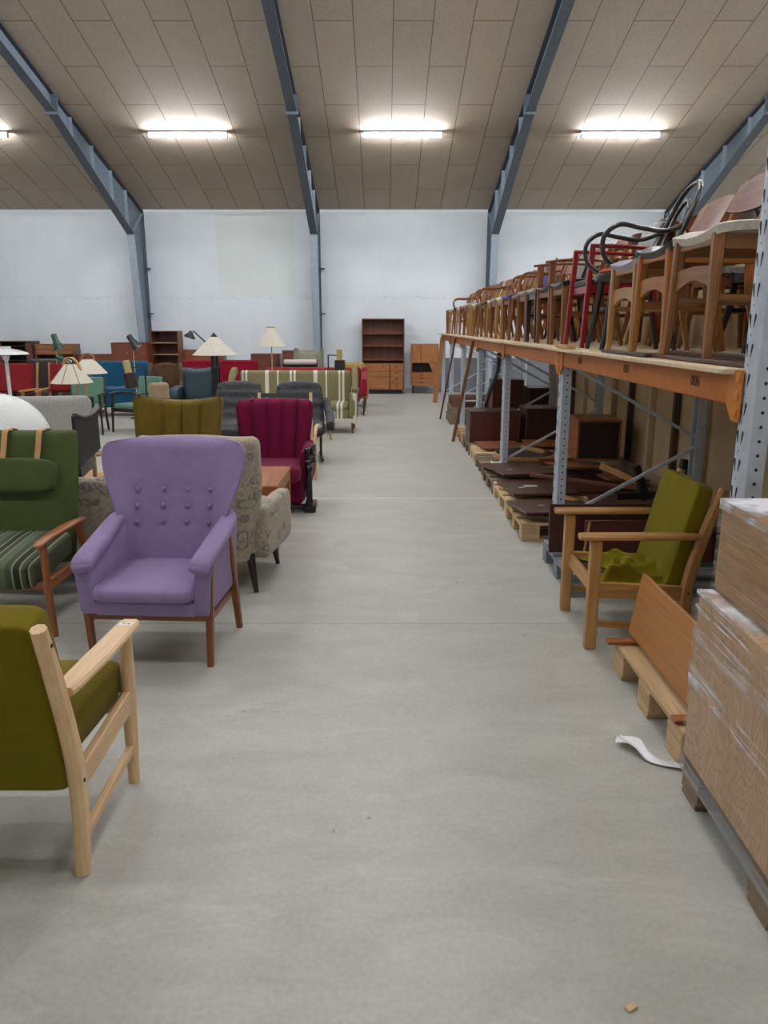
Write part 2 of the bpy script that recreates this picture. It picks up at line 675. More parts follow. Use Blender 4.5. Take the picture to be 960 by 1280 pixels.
# steel portal frames
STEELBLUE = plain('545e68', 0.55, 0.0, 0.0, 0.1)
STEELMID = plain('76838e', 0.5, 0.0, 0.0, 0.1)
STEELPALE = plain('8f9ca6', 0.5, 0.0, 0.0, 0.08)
def portal(x, label):
    t = thing('portal_frame', label, 'steel frame', (x, YW, 0), group='steel portal frames')
    fw = 0.17
    def Y(y): return y - YW
    yi0, yi1, zk = 18.93, 18.5, 3.66       # inner flange foot / knee
    yo = YW - 0.03
    m = MB(); m.prism([(Y(yi0), 0), (Y(yo), 0), (Y(yo), ZE - 0.05), (Y(yi1), zk)], -0.008, 0.008, 0)
    part('column_web', m, STEELMID, t)
    m = MB(); m.bar((0, Y(yi0), 0), (0, Y(yi1), zk), fw, 0.016)
    part('inner_flange', m, STEELPALE, t, 'pale blue grey column flange')
    m = MB(); m.bar((0, Y(yo), 0), (0, Y(yo), ZE - 0.06), fw, 0.016)
    part('outer_flange', m, STEELBLUE, t)
    ye, dz = 14.6, 0.33
    ze = zc(ye) - dz
    g = 0.05
    m = MB(); m.prism([(Y(yi1), zk), (Y(yo), ZE - 0.06), (Y(ye), zc(ye) - g), (Y(ye), ze)], -0.008, 0.008, 0)
    part('haunch_web', m, STEELMID, t)
    m = MB(); m.bar((0, Y(yi1) - 0.02, zk), (0, Y(ye), ze), fw, 0.016)
    part('haunch_flange', m, STEELBLUE, t)
    m = MB(); m.prism([(Y(ye), ze), (Y(ye), zc(ye) - g), (Y(YR), zc(YR) - g), (Y(YR), zc(YR) - dz)], -0.008, 0.008, 0)
    part('rafter_web', m, STEELMID, t)
    m = MB(); m.bar((0, Y(ye), ze), (0, Y(YR), zc(YR) - dz), fw, 0.016)
    part('rafter_flange', m, STEELBLUE, t)
    m = MB(); m.bar((0, Y(yo), ZE - g), (0, Y(YR), zc(YR) - g), fw, 0.016)
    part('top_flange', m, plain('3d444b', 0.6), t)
    m = MB(); m.box((0, Y(ye), zc(ye) - 0.2), (fw + 0.06, 0.04, 0.36), 0.004)
    part('splice_plate', m, STEELBLUE, t)
    m = MB(); m.bar((0, Y(yi1), zk + 0.02), (0, Y(yo) - 0.02, ZE - 0.1), fw * 0.9, 0.012)
    part('knee_stiffener', m, STEELPALE, t)
    for yy in (18.2, 17.3, 16.3, 15.3):
        f = (18.5 - yy) / (18.5 - ye)
        zl = zk + (ze - zk) * f
        m = MB(); m.box((0, Y(yy), (zl + zc(yy) - g) / 2), (fw * 0.92, 0.012, zc(yy) - g - zl), 0.002)
        part('stiffener', m, STEELPALE, t)
    for zz in (2.95, 1.9):
        m = MB(); m.box((0.12, Y(yo) - 0.06, zz), (0.12, 0.05, 0.03), 0.004)
        part('bracket', m, plain('3d444b', 0.6), t)
    # mirrored half beyond the ridge, above the camera
    m = MB(); m.prism([(Y(YR), zc(YR) - dz), (Y(YR), zc(YR) - g), (Y(YB + 0.03), ZE - g), (Y(YB + 0.03), ZE - 0.6)], -0.008, 0.008, 0)
    part('far_rafter_web', m, STEELBLUE, t)
    return t
portal(-5.80, 'steel portal frame at left beside the small teak bookcase')
portal(-1.61, 'steel portal frame near middle left, behind the pale wing chair')
portal(2.55, 'steel portal frame just right of the tall bookcase, above the rack')
portal(6.75, 'steel portal frame at far right behind the racked bentwood chair')

# fluorescent battens
TUBE = emit('f4f8ff', LAMP)
def batten(x, y, label):
    t = thing('ceiling_light', label, 'ceiling light', (x, y, zc(y) - 0.03), group='fluorescent ceiling battens')
    a = math.atan(K) * (-1 if y > YR else 1)
    t.rotation_euler = (a, 0, 0)
    m = MB(); m.box((0, 0, 0.0), (1.52, 0.07, 0.035), 0.006)
    part('housing', m, plain('d9dcde', 0.4), t)
    for s in (-1, 1):
        m = MB(); m.box((s * 0.75, 0, -0.055), (0.03, 0.06, 0.07), 0.006)
        part('end_cap', m, plain('c9cccf', 0.4), t)
    m = MB(); m.sweep([(-0.735, 0, -0.055), (0.735, 0, -0.055)], 0.05, 0.05, (0, 1, 0), n=12)
    part('tube', m, TUBE, t)
    return t
cols = [(-7.95, 'left edge of the photo'), (-3.75, 'left, between the first two frames'), (0.36, 'middle, above the aisle'), (4.52, 'right, above the rack chairs'), (8.7, 'behind the rack at far right')]
for x, s in cols:
    batten(x, 15.9, 'glowing fluorescent ceiling batten at the ' + s)
for y in (11.8, 8.9, 5.6, 1.6):
    for x, s in cols:
        batten(x, y, 'fluorescent ceiling batten over the near half of the hall')
# ================================================================ SEATING BUILDERS
def back_loft(zs, wf, yf, d, wing=0.0, wing0=0.5, corner=0.06, M=22, top=None, chan=0, cd=0.018, cfun=None, dimples=(), rings=14):
    """upholstered back: loft of rounded sections from zs[0] to zs[1]; front faces -Y"""
    z0, z1 = zs
    mb = MB()
    out = []
    lv = [i / rings for i in range(rings + 1)]
    hs = [(z0 + (z1 - corner - z0) * l, 0.0) for l in lv] + [(z1 - corner + corner * math.sin(a), a) for a in (0.35, 0.7, 1.0, 1.25, 1.45, 1.54)]
    for z, a in hs:
        t = (z - z0) / (z1 - z0)
        sh = 1 - math.cos(a)
        w = wf(t) - corner * sh
        dd = d * math.cos(a) * 0.5 + 0.002 if a else d * 0.5
        ring = []
        def pt(x, yy, frontside):
            q = x / max(w, 1e-4)
            y = yf(t) + yy - wing * max(0.0, (abs(q) - wing0) / (1 - wing0)) ** 2
            zz = z
            if top:
                zz += top(q) * t * t
            if frontside and chan:
                ph = (cfun(q, t) if cfun else (q + 1) / 2 * chan)
                fr = abs((ph % 1.0) * 2 - 1)
                y += cd * fr ** 5 * (1 if abs(q) < 0.97 else 0)
            if frontside:
                for bx, bz, amp in dimples:
                    r2 = ((x - bx) ** 2 + (zz - bz) ** 2) / 0.0011
                    y += amp * math.exp(-r2)
            return (x, y, zz)
        for i in range(M + 1):
            s = math.sin(PI / 2 * (-1 + 2 * i / M))
            s = 0.6 * s + 0.4 * (-1 + 2 * i / M)
            prof = (1 - abs(s) ** 5) ** 0.4
            ring.append(pt(s * w, -dd * prof, True))
        for i in range(1, M):
            s = math.sin(PI / 2 * (1 - 2 * i / M))
            s = 0.6 * s + 0.4 * (1 - 2 * i / M)
            prof = (1 - abs(s) ** 5) ** 0.4
            ring.append(pt(s * w, dd * prof, False))
        out.append(ring)
    return mb.loft(out)

def round_leg(p0, p1, r0, r1, n=12):
    return MB().tube([p0, p1], [r0, r1], n)

def sq_leg(p0, p1, w0, w1, h0=None, h1=None):
    return MB().sweep([p0, p1], [w0, w1], [h0 or w0, h1 or w1], (1, 0, 0), ch=0.18)

def sticker(parent, c, size, body='714', rot=(0, 0, 0), label='white stock number sticker'):
    m = MB(); m.box((0, 0, 0), (size, size * 0.55, 0.001))
    s = part('sticker', m, plain('e9e7e0', 0.5), parent, label, loc=c, rot=rot)
    me = text_mesh(body, size * 0.42, 0.0003)
    me.materials.append(plain('25252a', 0.5))
    o = bpy.data.objects.new('number', me); COL.objects.link(o); o.parent = s
    o.location = (0, 0, 0.0008)
    return s

# ---------------------------------------------------------------- purple wing chair
def purple_chair():
    t = thing('wingback_armchair', 'lilac wool wingback armchair with buttoned back, facing the camera at the aisle', 'armchair', (-1.125, 3.45, 0), -3.5)
    F = fabric('9682aa', 0.1, 0.3, 0.2)
    W = wood('6b3a1e', '925732', 0.35)
    def wf(q):
        if q < 0.4:
            return 0.285
        u = min(1, (q - 0.4) / 0.5)
        return 0.285 + 0.098 * (3 * u * u - 2 * u ** 3)
    buttons = [(x, z, 0.014) for z in (0.60, 0.682, 0.765) for x in (-0.20, -0.068, 0.06, 0.18)]
    b = back_loft((0.27, 1.03), wf, lambda q: 0.42 + 0.2 * q, 0.12, wing=0.12, wing0=0.45, corner=0.06, M=44, rings=40,
                  dimples=buttons, top=lambda x: -0.012 * x * x)
    bk = part('backrest', b, F, t)
    for x, z, _ in buttons:
        q = (z - 0.27) / 0.76
        y = 0.42 + 0.2 * q - 0.06 + 0.004 - 0.12 * max(0.0, (abs(x) / wf(q) - 0.45) / 0.55) ** 2
        m = MB(); m.cush((x, y, z), (0.028, 0.026, 0.028), 1, 1, 14, 8)
        part('button', m, F, bk)
    # arms: side panel + padded rest
    for s in (-1, 1):
        m = MB()
        m.loft([[(s * xo, y, z) for xo, y, z in ring] for ring in (
            [(0.235, -0.045, 0.272), (0.30, -0.05, 0.272), (0.30, 0.44, 0.272), (0.235, 0.44, 0.272)],
            [(0.235, -0.058, 0.29), (0.308, -0.058, 0.29), (0.305, 0.47, 0.29), (0.235, 0.47, 0.29)],
            [(0.245, -0.06, 0.42), (0.318, -0.06, 0.42), (0.310, 0.48, 0.46), (0.24, 0.48, 0.46)],
            [(0.255, -0.058, 0.50), (0.328, -0.058, 0.50), (0.318, 0.49, 0.62), (0.245, 0.49, 0.62)],
            [(0.275, -0.05, 0.515), (0.335, -0.05, 0.515), (0.31, 0.49, 0.635), (0.255, 0.49, 0.635)])])
        part('arm_panel', m, F, t, angle=60)
        p = smooth_path([(s * 0.276, -0.075, 0.507), (s * 0.282, -0.03, 0.533), (s * 0.290, 0.2, 0.578), (s * 0.295, 0.40, 0.622), (s * 0.275, 0.49, 0.64)], 5)
        m = MB(); m.sweep(p, lerp_list([0.100, 0.104, 0.104, 0.09, 0.06], len(p)), lerp_list([0.05, 0.062, 0.06, 0.055, 0.05], len(p)), (1, 0, 0), n=16, e=0.62, cap_round=True)
        part('armrest', m, F, t, angle=60)
    # seat base + cushion
    m = MB(); m.box((0, 0.2, 0.305), (0.49, 0.53, 0.075), 0.014)
    part('seat_base', m, F, t)
    m = MB()
    m.cush((0, 0.175, 0.378), (0.50, 0.565, 0.08), 0.42, 0.24, 40, 16, bulge=0.22)
    part('seat_cushion', m, F, t, angle=70)
    # wooden frame
    for s in (-1, 1):
        part('leg', sq_leg((s * 0.287, -0.01, 0), (s * 0.307, -0.02, 0.50), 0.03, 0.042), W, t)
        part('leg', sq_leg((s * 0.305, 0.49, 0), (s * 0.305, 0.33, 0.585), 0.032, 0.046), W, t)
        m = MB(); m.box((s * 0.287, 0.21, 0.235), (0.022, 0.46, 0.04), 0.004)
        part('side_rail', m, W, t)
    m = MB(); m.box((0, -0.012, 0.255), (0.56, 0.026, 0.044), 0.004)
    part('front_rail', m, W, t)
    m = MB(); m.box((0, 0.40, 0.22), (0.56, 0.024, 0.04), 0.004)
    part('back_rail', m, W, t)
    sticker(t, (-0.322, 0.02, 0.375), 0.055, '713', (PI / 2, 0, -PI / 2))
purple_chair()

# ---------------------------------------------------------------- beech frame easy chairs (left foreground and beside the rack)
def easy_chair(name_label, loc, rz, W, cushion_c, slumped, hx=0.29, square=False):
    t = thing('easy_chair', name_label, 'armchair', loc, rz)
    C = fabric(cushion_c, 0.1, 0.3, 0.2)
    fw = 0.042
    back_path = [(0.255, 0), (0.235, 0.16), (0.228, 0.29), (0.252, 0.45), (0.315, 0.68), (0.365, 0.83)]
    for s in (-1, 1):
        x = s * hx
        p = smooth_path([(x, y, z) for y, z in back_path], 5)
        m = MB(); m.sweep(p, fw, lerp_list([0.046, 0.055, 0.064, 0.06, 0.054, 0.04], len(p)), (1, 0, 0), ch=0.3)
        lg = part('rear_leg', m, W, t)
        for zz, yy in ((0.775, 0.345), (0.30, 0.232)):
            m = MB(); m.lathe([(0.006, 0), (0.006, 0.002)], 10)
            part('screw_hole', m, plain('2a1a10', 0.6), lg, loc=(x + s * fw * 0.5, yy, zz), rot=(0, s * PI / 2, 0))
        if square:
            m = MB(); m.box((x, -0.24, 0.285), (fw, 0.058, 0.57), 0.005)
        else:
            m = MB(); m.tube([(x, -0.225, 0), (x, -0.24, 0.25), (x, -0.25, 0.42), (x, -0.262, 0.565)], [0.02, 0.025, 0.025, 0.02], 12)
        part('front_leg', m, W, t)
        # flat arm board
        m = MB()
        ax = 0.032
        zf, zr = (0.592, 0.592) if square else (0.572, 0.598)
        m.sweep([(x, -0.325, zf), (x, -0.30, zf), (x, 0.0, (zf + zr) / 2), (x, 0.235, zr), (x, 0.262, zr)],
                [0.06, 0.078, 0.084, 0.074, 0.06], 0.026, (1, 0, 0), ch=0.3)
        a = part('armrest', m, W, t)
        if s == (-1 if not square else 1) and not square:
            sticker(a, (x, -0.275, zf + 0.0145), 0.045, '714', (0.04, 0, PI))
        m = MB(); m.bar((x, -0.225, 0.315), (x, 0.215, 0.295), fw * 0.62, 0.078)
        part('side_rail', m, W, t)
        m = MB(); m.bar((x, -0.225, 0.135), (x, 0.24, 0.105), fw * 0.55, 0.034)
        part('stretcher', m, W, t)
    m = MB(); m.box((0, -0.225, 0.31), (2 * hx - fw, 0.026, 0.075), 0.004)
    part('front_rail', m, W, t)
    m = MB(); m.box((0, 0.12 if not slumped else 0.225, 0.295), (2 * hx - fw, 0.026, 0.055), 0.004)
    part('back_rail', m, W, t)
    cw = 2 * hx - fw - 0.012
    # back cushion: slab leaning along the rear legs
    th = 0.085 if slumped else 0.125
    R = Matrix.Rotation(math.radians(-13.5), 3, 'X').to_4x4()
    m = MB(); m.cush((0, 0.23 if slumped else 0.225, 0.565 if slumped else 0.55), (cw, th, 0.56 if slumped else 0.60), 0.14, 0.14, 40, 20, M=R)
    part('back_cushion', m, C, t, angle=65)
    if not slumped:
        m = MB(); m.cush((0, -0.04, 0.392), (cw, 0.52, 0.15), 0.28, 0.14, 40, 16, M=Matrix.Rotation(math.radians(3), 3, 'X').to_4x4(), bulge=0.1)
        part('seat_cushion', m, C, t, angle=65)
    else:
        # woven webbing and a crumpled empty cushion cover
        wb = fabric('4a4136', 0.2, 0.3)
        for k in range(5):
            y = -0.17 + k * 0.085
            m = MB(); m.box((0, y, 0.318), (cw, 0.05, 0.004), 0.001)
            part('webbing_strap', m, wb, t)
        for k in range(5):
            x = -0.19 + k * 0.095
            m = MB(); m.box((x, 0, 0.323), (0.05, 0.44, 0.004), 0.001)
            part('webbing_strap', m, wb, t)
        rnd = random.Random(5)
        hills = [(rnd.uniform(-0.2, 0.2), rnd.uniform(-0.15, 0.22), rnd.uniform(0.018, 0.05), rnd.uniform(0.035, 0.065), rnd.uniform(0.5, 2.4)) for _ in range(15)]
        def cov(u, v):
            x = -0.235 + 0.47 * u
            y = -0.20 + 0.42 * v
            # bare corner at the front on the near side
            y += 0.11 * max(0, math.sin(PI * u)) ** 2 * (1 - v)
            z = 0.335
            for hx0, hy0, hh, r, an in hills:
                dx, dy = x - hx0, y - hy0
                a = dx * math.cos(an) + dy * math.sin(an)
                b = -dx * math.sin(an) + dy * math.cos(an)
                z += hh * math.exp(-(a / (r * 3.2)) ** 2 - (b / (r * 0.5)) ** 2)
            e = min(u, 1 - u, v, 1 - v)
            z = 0.33 + (z - 0.33) * min(1, e * 7 + 0.1)
            return (x, y, z)
        m = MB(); m.sheet(cov, 60, 50, 0.006)
        part('crumpled_cover', m, C, t, 'crumpled empty olive seat cushion cover', angle=80)
    return t
easy_chair('beech easy chair with olive cushions seen from behind, cut by the left edge', (-1.195, 2.235, 0), 180, BEECH, '6c5f08', False)
easy_chair('oak easy chair with slumped olive seat cover, standing in front of the rack', (1.29, 3.91, 0), -90, wood('a5743f', 'c79a5e', 0.4), '7d7210', True, hx=0.272, square=True)

# ---------------------------------------------------------------- dark green high-back chair with neck pillow
def green_chair():
    t = thing('high_back_chair', 'dark green high-back armchair with strapped neck pillow and striped seat', 'armchair', (-2.12, 4.02, 0), 0)
    G = fabric('4a5630', 0.1, 0.3, 0.15)
    W = wood('7c451f', 'a8683a', 0.35)
    S = stripes(0.165, ((0.0, '3f4a34'), (0.2, '8b8a68'), (0.25, '1d241b'), (0.45, '8b8a68'), (0.5, '3f4a34'), (0.62, '1d241b'), (0.68, '8b8a68'), (0.73, '54604a')), 0)
    b = back_loft((0.27, 1.0), lambda q: 0.315 - 0.012 * q if q < 0.55 else 0.309 - 0.05 * (q - 0.55), lambda q: 0.24 + 0.27 * q, 0.1, wing=-0.03, wing0=0.3, corner=0.03, M=28)
    part('backrest', b, G, t)
    R = Matrix.Rotation(math.radians(-20), 3, 'X').to_4x4()
    m = MB(); m.cush((-0.02, 0.345, 0.755), (0.46, 0.085, 0.185), 0.3, 0.2, 40, 18, M=R, bulge=0.15)
    p = part('neck_pillow', m, G, t, angle=70)
    L = leather('c08f5c', 0.5, 0.1)
    for x in (-0.095, 0.105):
        m = MB()
        m.sweep(smooth_path([(x, 0.345, 0.82), (x, 0.385, 0.9), (x, 0.43, 1.0), (x, 0.49, 1.012), (x, 0.57, 0.99), (x, 0.575, 0.9)], 4), 0.032, 0.004, (1, 0, 0))
        part('strap', m, L, p, 'tan leather strap over the back top')
    m = MB(); m.cush((0, 0.02, 0.355), (0.61, 0.58, 0.16), 0.35, 0.2, 40, 16, M=Matrix.Rotation(math.radians(5), 3, 'X').to_4x4(), bulge=0.1)
    part('seat', m, S, t, 'green cream and black striped seat', angle=70)
    for s in (-1, 1):
        x = s * 0.355
        part('leg', MB().tube(smooth_path([(x + s * 0.02, -0.23, 0), (x + s * 0.01, -0.235, 0.25), (x, -0.22, 0.50)], 4), [0.017, 0.018, 0.019, 0.02, 0.02, 0.021, 0.021, 0.02, 0.019], 12), W, t)
        part('leg', sq_leg((x, 0.42, 0), (x - s * 0.01, 0.27, 0.5), 0.03, 0.04), W, t)
        p = smooth_path([(x + s * 0.004, -0.285, 0.508), (x, -0.2, 0.52), (x + s * 0.015, 0.05, 0.53), (x + s * 0.012, 0.26, 0.515), (x, 0.33, 0.50)], 5)
        m = MB(); m.sweep(p, lerp_list([0.045, 0.062, 0.068, 0.05, 0.03], len(p)), 0.026, (1, 0, 0), n=12, e=0.7, cap_round=True)
        part('armrest', m, W, t, angle=60)
        m = MB(); m.bar((x - s * 0.012, -0.22, 0.27), (x - s * 0.012, 0.36, 0.265), 0.024, 0.055)
        part('side_rail', m, W, t)
    m = MB(); m.box((0, -0.2, 0.272), (0.68, 0.024, 0.045), 0.004); part('front_rail', m, W, t)
green_chair()

# ---------------------------------------------------------------- leaf patterned wing chair, seen from behind
def leaf_chair():
    t = thing('wingback_armchair', 'greige leaf-patterned wingback armchair turned away, behind the lilac chair', 'armchair', (-1.10, 4.83, 0), 176)
    F = leaf_fabric()
    B = wood('1d1310', '33221a', 0.3)
    # local: front -Y (turned away from the camera)
    b = back_loft((0.2, 0.985), lambda q: 0.33 + 0.05 * min(1, q * 1.6), lambda q: 0.31 + 0.07 * q, 0.12, wing=0.10, wing0=0.6, corner=0.05, M=34, top=lambda x: -0.02 * x * x)
    part('backrest', b, F, t, angle=60)
    for s in (-1, 1):
        m = MB()
        p = [(s * 0.36, 0.25, 0.365), (s * 0.37, 0.1, 0.365), (s * 0.385, -0.15, 0.368), (s * 0.395, -0.27, 0.37)]
        m.sweep(p, [0.10, 0.105, 0.105, 0.10], [0.32, 0.33, 0.34, 0.33], (1, 0, 0), n=24, e=0.35, cap_round=True)
        part('arm', m, F, t, angle=60)
        part('leg', MB().tube([(s * 0.335, 0.33, 0.0), (s * 0.29, 0.27, 0.235)], [0.014, 0.03], 12), B, t)
        part('leg', MB().tube([(s * 0.345, -0.27, 0.0), (s * 0.31, -0.22, 0.25)], [0.014, 0.03], 12), B, t)
    m = MB(); m.box((0, 0.0, 0.29), (0.66, 0.6, 0.17), 0.03); part('seat_base', m, F, t)
    m = MB(); m.cush((0, -0.05, 0.42), (0.6, 0.58, 0.13), 0.35, 0.2, 32, 12); part('seat_cushion', m, F, t, angle=70)
leaf_chair()

def leaf_settee():
    t = thing('settee', 'low leaf-patterned settee seen from behind, between green and lilac chairs', 'sofa', (-2.27, 4.93, 0), 180)
    F = leaf_fabric()
    b = back_loft((0.12, 0.70), lambda q: 0.66, lambda q: 0.27 + 0.05 * q, 0.13, corner=0.05, M=30)
    part('backrest', b, F, t, angle=60)
    m = MB(); m.box((0, -0.04, 0.28), (1.3, 0.56, 0.22), 0.03); part('seat_base', m, F, t)
    m = MB(); m.cush((0, -0.07, 0.43), (1.24, 0.56, 0.13), 0.35, 0.15, 32, 12); part('seat_cushion', m, F, t, angle=70)
    B = wood('1d1310', '33221a', 0.3)
    for sx in (-1, 1):
        for y in (0.22, -0.25):
            part('leg', round_leg((sx * 0.58, y, 0), (sx * 0.56, y, 0.2), 0.014, 0.026), B, t)
leaf_settee()

# ---------------------------------------------------------------- teak side table
def side_table(name, label, loc, rz, w, d, h, W, apron=0.06, leg=0.04, group=None, cat='table'):
    t = thing(name, label, cat, loc, rz, group)
    m = MB(); m.box((0, 0, h - 0.011), (w, d, 0.022), 0.004); part('tabletop', m, W, t)
    for sx in (-1, 1):
        m = MB(); m.box((sx * (w / 2 - leg * 0.4), 0, h - 0.022 - apron / 2), (0.02, d - leg, apron), 0.002); part('apron', m, W, t)
        for sy in (-1, 1):
            part('leg', sq_leg((sx * (w / 2 - leg * 0.6), sy * (d / 2 - leg * 0.6), 0), (sx * (w / 2 - leg * 0.6), sy * (d / 2 - leg * 0.6), h - 0.022), leg * 0.7, leg), W, t)
    for sy in (-1, 1):
        m = MB(); m.box((0, sy * (d / 2 - leg * 0.4), h - 0.022 - apron / 2), (w - leg, 0.02, apron), 0.002); part('apron', m, W, t)
    return t
side_table('side_table', 'rectangular teak side table between leaf wing chair and burgundy chair', (-1.07, 5.6, 0), 0, 0.66, 0.78, 0.52, wood('84491f', 'b0733f', 0.4), 0.08, 0.045)

# ---------------------------------------------------------------- burgundy channel back chair with carved arms
def burgundy_chair():
    t = thing('channel_back_armchair', 'burgundy channel-back armchair with carved black arm fronts, facing the camera', 'armchair', (-1.0, 6.62, 0), 0)
    F = fabric('6c0f36', 0.1, 0.25, 0.2, 0.85)
    B = plain('121114', 0.22, 0, 0.5)
    b = back_loft((0.36, 0.96), lambda q: 0.30 + 0.065 * q, lambda q: 0.34 + 0.13 * q, 0.17, wing=0.06, wing0=0.5, corner=0.07, M=60, rings=20, chan=5, cd=0.05,
                  cfun=lambda q, s: 2.5 + 2.5 * q * (1 + 0.0 * s), top=lambda x: -0.012 * x * x)
    part('backrest', b, F, t, angle=60)
    m = MB(); m.cush((0, 0.06, 0.36), (0.56, 0.56, 0.15), 0.4, 0.22, 36, 14, bulge=0.12); part('seat_cushion', m, F, t, angle=70)
    m = MB(); m.box((0, 0.0, 0.19), (0.56, 0.1, 0.24), 0.02); part('seat_front', m, F, t)
    m = MB(); m.box((0, 0.25, 0.19), (0.58, 0.4, 0.24), 0.02); part('seat_base', m, F, t)
    m = MB(); m.box((0, -0.04, 0.05), (0.62, 0.05, 0.045), 0.006); part('front_plinth', m, B, t)
    for s in (-1, 1):
        m = MB()
        p = smooth_path([(s * 0.305, 0.02, 0.36), (s * 0.31, 0.2, 0.39), (s * 0.315, 0.40, 0.43), (s * 0.30, 0.46, 0.5)], 4)
        m.sweep(p, 0.10, lerp_list([0.36, 0.36, 0.36, 0.25], len(p)), (1, 0, 0), n=20, e=0.6, cap_round=True)
        part('arm', m, F, t, angle=60)
        # carved front post
        m = MB()
        m.lathe([(0.03, 0.0), (0.034, 0.03), (0.028, 0.05), (0.026, 0.30), (0.03, 0.33), (0.022, 0.345), (0.036, 0.37), (0.036, 0.39), (0.024, 0.405), (0.036, 0.42), (0.04, 0.46), (0.034, 0.5), (0.02, 0.51)], 14, (s * 0.345, -0.055, 0.07))
        post = part('arm_front', m, B, t, 'carved black wooden arm front')
        for k in range(9):
            a = -0.5 + k * 0.33
            m = MB(); m.cush((s * (0.385), 0.0 + 0.02 * math.cos(a), 0.44 + 0.02 * k), (0.05, 0.09 - 0.002 * k, 0.014), 0.8, 0.8, 12, 6)
            part('carving', m, plain('3a3338', 0.35, 0, 0.3), post)
        m = MB(); m.box((s * 0.345, 0.05, 0.035), (0.11, 0.26, 0.07), 0.012); part('foot', m, B, t)
burgundy_chair()
# ================================================================ RACK
XF, XB2, ZS = 1.26, 2.26, 1.455
FY = [2.64, 5.5, 8.15, 10.45, 12.65, 14.85, 16.95]
GALV = NT('galvanised_steel')
def galv():
    t = GALV
    v = t.coord()
    n = t.noise(v, 16, 4, 0.6)
    n2 = t.noise(v, 3, 4)
    t.color(t.mix(0.4, t.ramp(n, [(0.3, 'aab3bd'), (0.7, 'c9d1d9')]), t.ramp(n2, [(0.3, 'aeb6c0'), (0.7, 'ccd3db')])))
    t.set(Roughness=0.45, Metallic=0.0)
    return t.m
GALV = galv()
HOLE = plain('26282c', 0.8)
ORANGE = plain('b0651c', 0.5, 0, 0, 0.14)

def upright(x, y, h, t, label=None, detail=True):
    m = MB()
    # open C profile: web to the aisle, two returns
    sgn = 1 if x < 2 else -1
    m.loft([[(x, y, z), (x + sgn * 0.012, y - 0.0, z)] and
            [(x + sgn * a, y + b, z) for a, b in ((0.0, 0.022), (0.014, 0.0), (0.075, 0.0), (0.075, 0.012), (0.02, 0.012), (0.012, 0.026), (0.012, 0.074), (0.02, 0.088), (0.075, 0.088), (0.075, 0.1), (0.014, 0.1), (0.0, 0.078))][::(1 if sgn > 0 else -1)] for z in (0.012, h)])
    if detail:
        m.cur = 1
        k = 0
        z = 0.12
        while z < h - 0.05:
            for b, tilt in ((0.034, -0.006), (0.066, 0.006)):
                w = 0.0075
                q = [(b - tilt * 0.7 - w * 0.3, z - 0.024), (b - tilt * 0.7 + w * 0.3, z - 0.024), (b + tilt * 0.5 + w, z + 0.012), (b + tilt * 0.4 + w * 0.6, z + 0.022), (b + tilt * 0.4 - w * 0.6, z + 0.022), (b + tilt * 0.5 - w, z + 0.012)]
                m.add([(x - sgn * 0.0007, y + a, zz) for a, zz in q], [tuple(range(6))])
            # small round hole between the slot pairs and on the near return
            for cx, cy, cz, nx in ((x - sgn * 0.0007, y + 0.05, z + 0.05, 1), (x + sgn * 0.045, y - 0.0007, z - 0.01, 0), (x + sgn * 0.045, y - 0.0007, z + 0.04, 0)):
                r = 0.0035 if nx else 0.0062
                ring = []
                for j in range(10):
                    a = 2 * PI * j / 10
                    ring.append((cx, cy + r * math.cos(a), cz + r * math.sin(a)) if nx else (cx + r * math.cos(a), cy, cz + r * math.sin(a)))
                m.add(ring, [tuple(range(10))])
            z += 0.1
    return part('upright', m, [GALV, HOLE], t)

ORD = ['near end', 'second from the near end', 'third from the near end', 'fourth from the near end', 'fifth from the near end', 'sixth from the near end', 'far end']
for i, y in enumerate(FY):
    t = thing('rack_frame', 'galvanised pallet rack frame with perforated uprights and diagonal braces, ' + ORD[i], 'rack frame', (0, 0, 0), 0, 'pallet rack frames')
    upright(XF, y, 3.1 if i == 0 else 1.432, t)
    upright(XB2 + 0.075, y, 3.1 if i == 0 else 1.432, t, detail=False)
    for xx in (XF + 0.04, XB2 + 0.035):
        m = MB(); m.box((xx, y + 0.05, 0.006), (0.12, 0.14, 0.012), 0.002); part('base_plate', m, GALV, t)
    zz = [0.2, 0.76, 1.33] if i else [0.2, 0.76, 1.33, 1.9, 2.45, 3.0]
    for k in range(len(zz) - 1):
        a = (XF + 0.06, y + 0.05, zz[k]); b = (XB2 + 0.02, y + 0.05, zz[k + 1] - 0.02)
        if k % 2:
            a = (XB2 + 0.02, y + 0.05, zz[k] + 0.05); b = (XF + 0.06, y + 0.05, zz[k + 1])
        m = MB(); m.bar(a, b, 0.03, 0.022, (0, 1, 0)); part('brace', m, GALV, t)

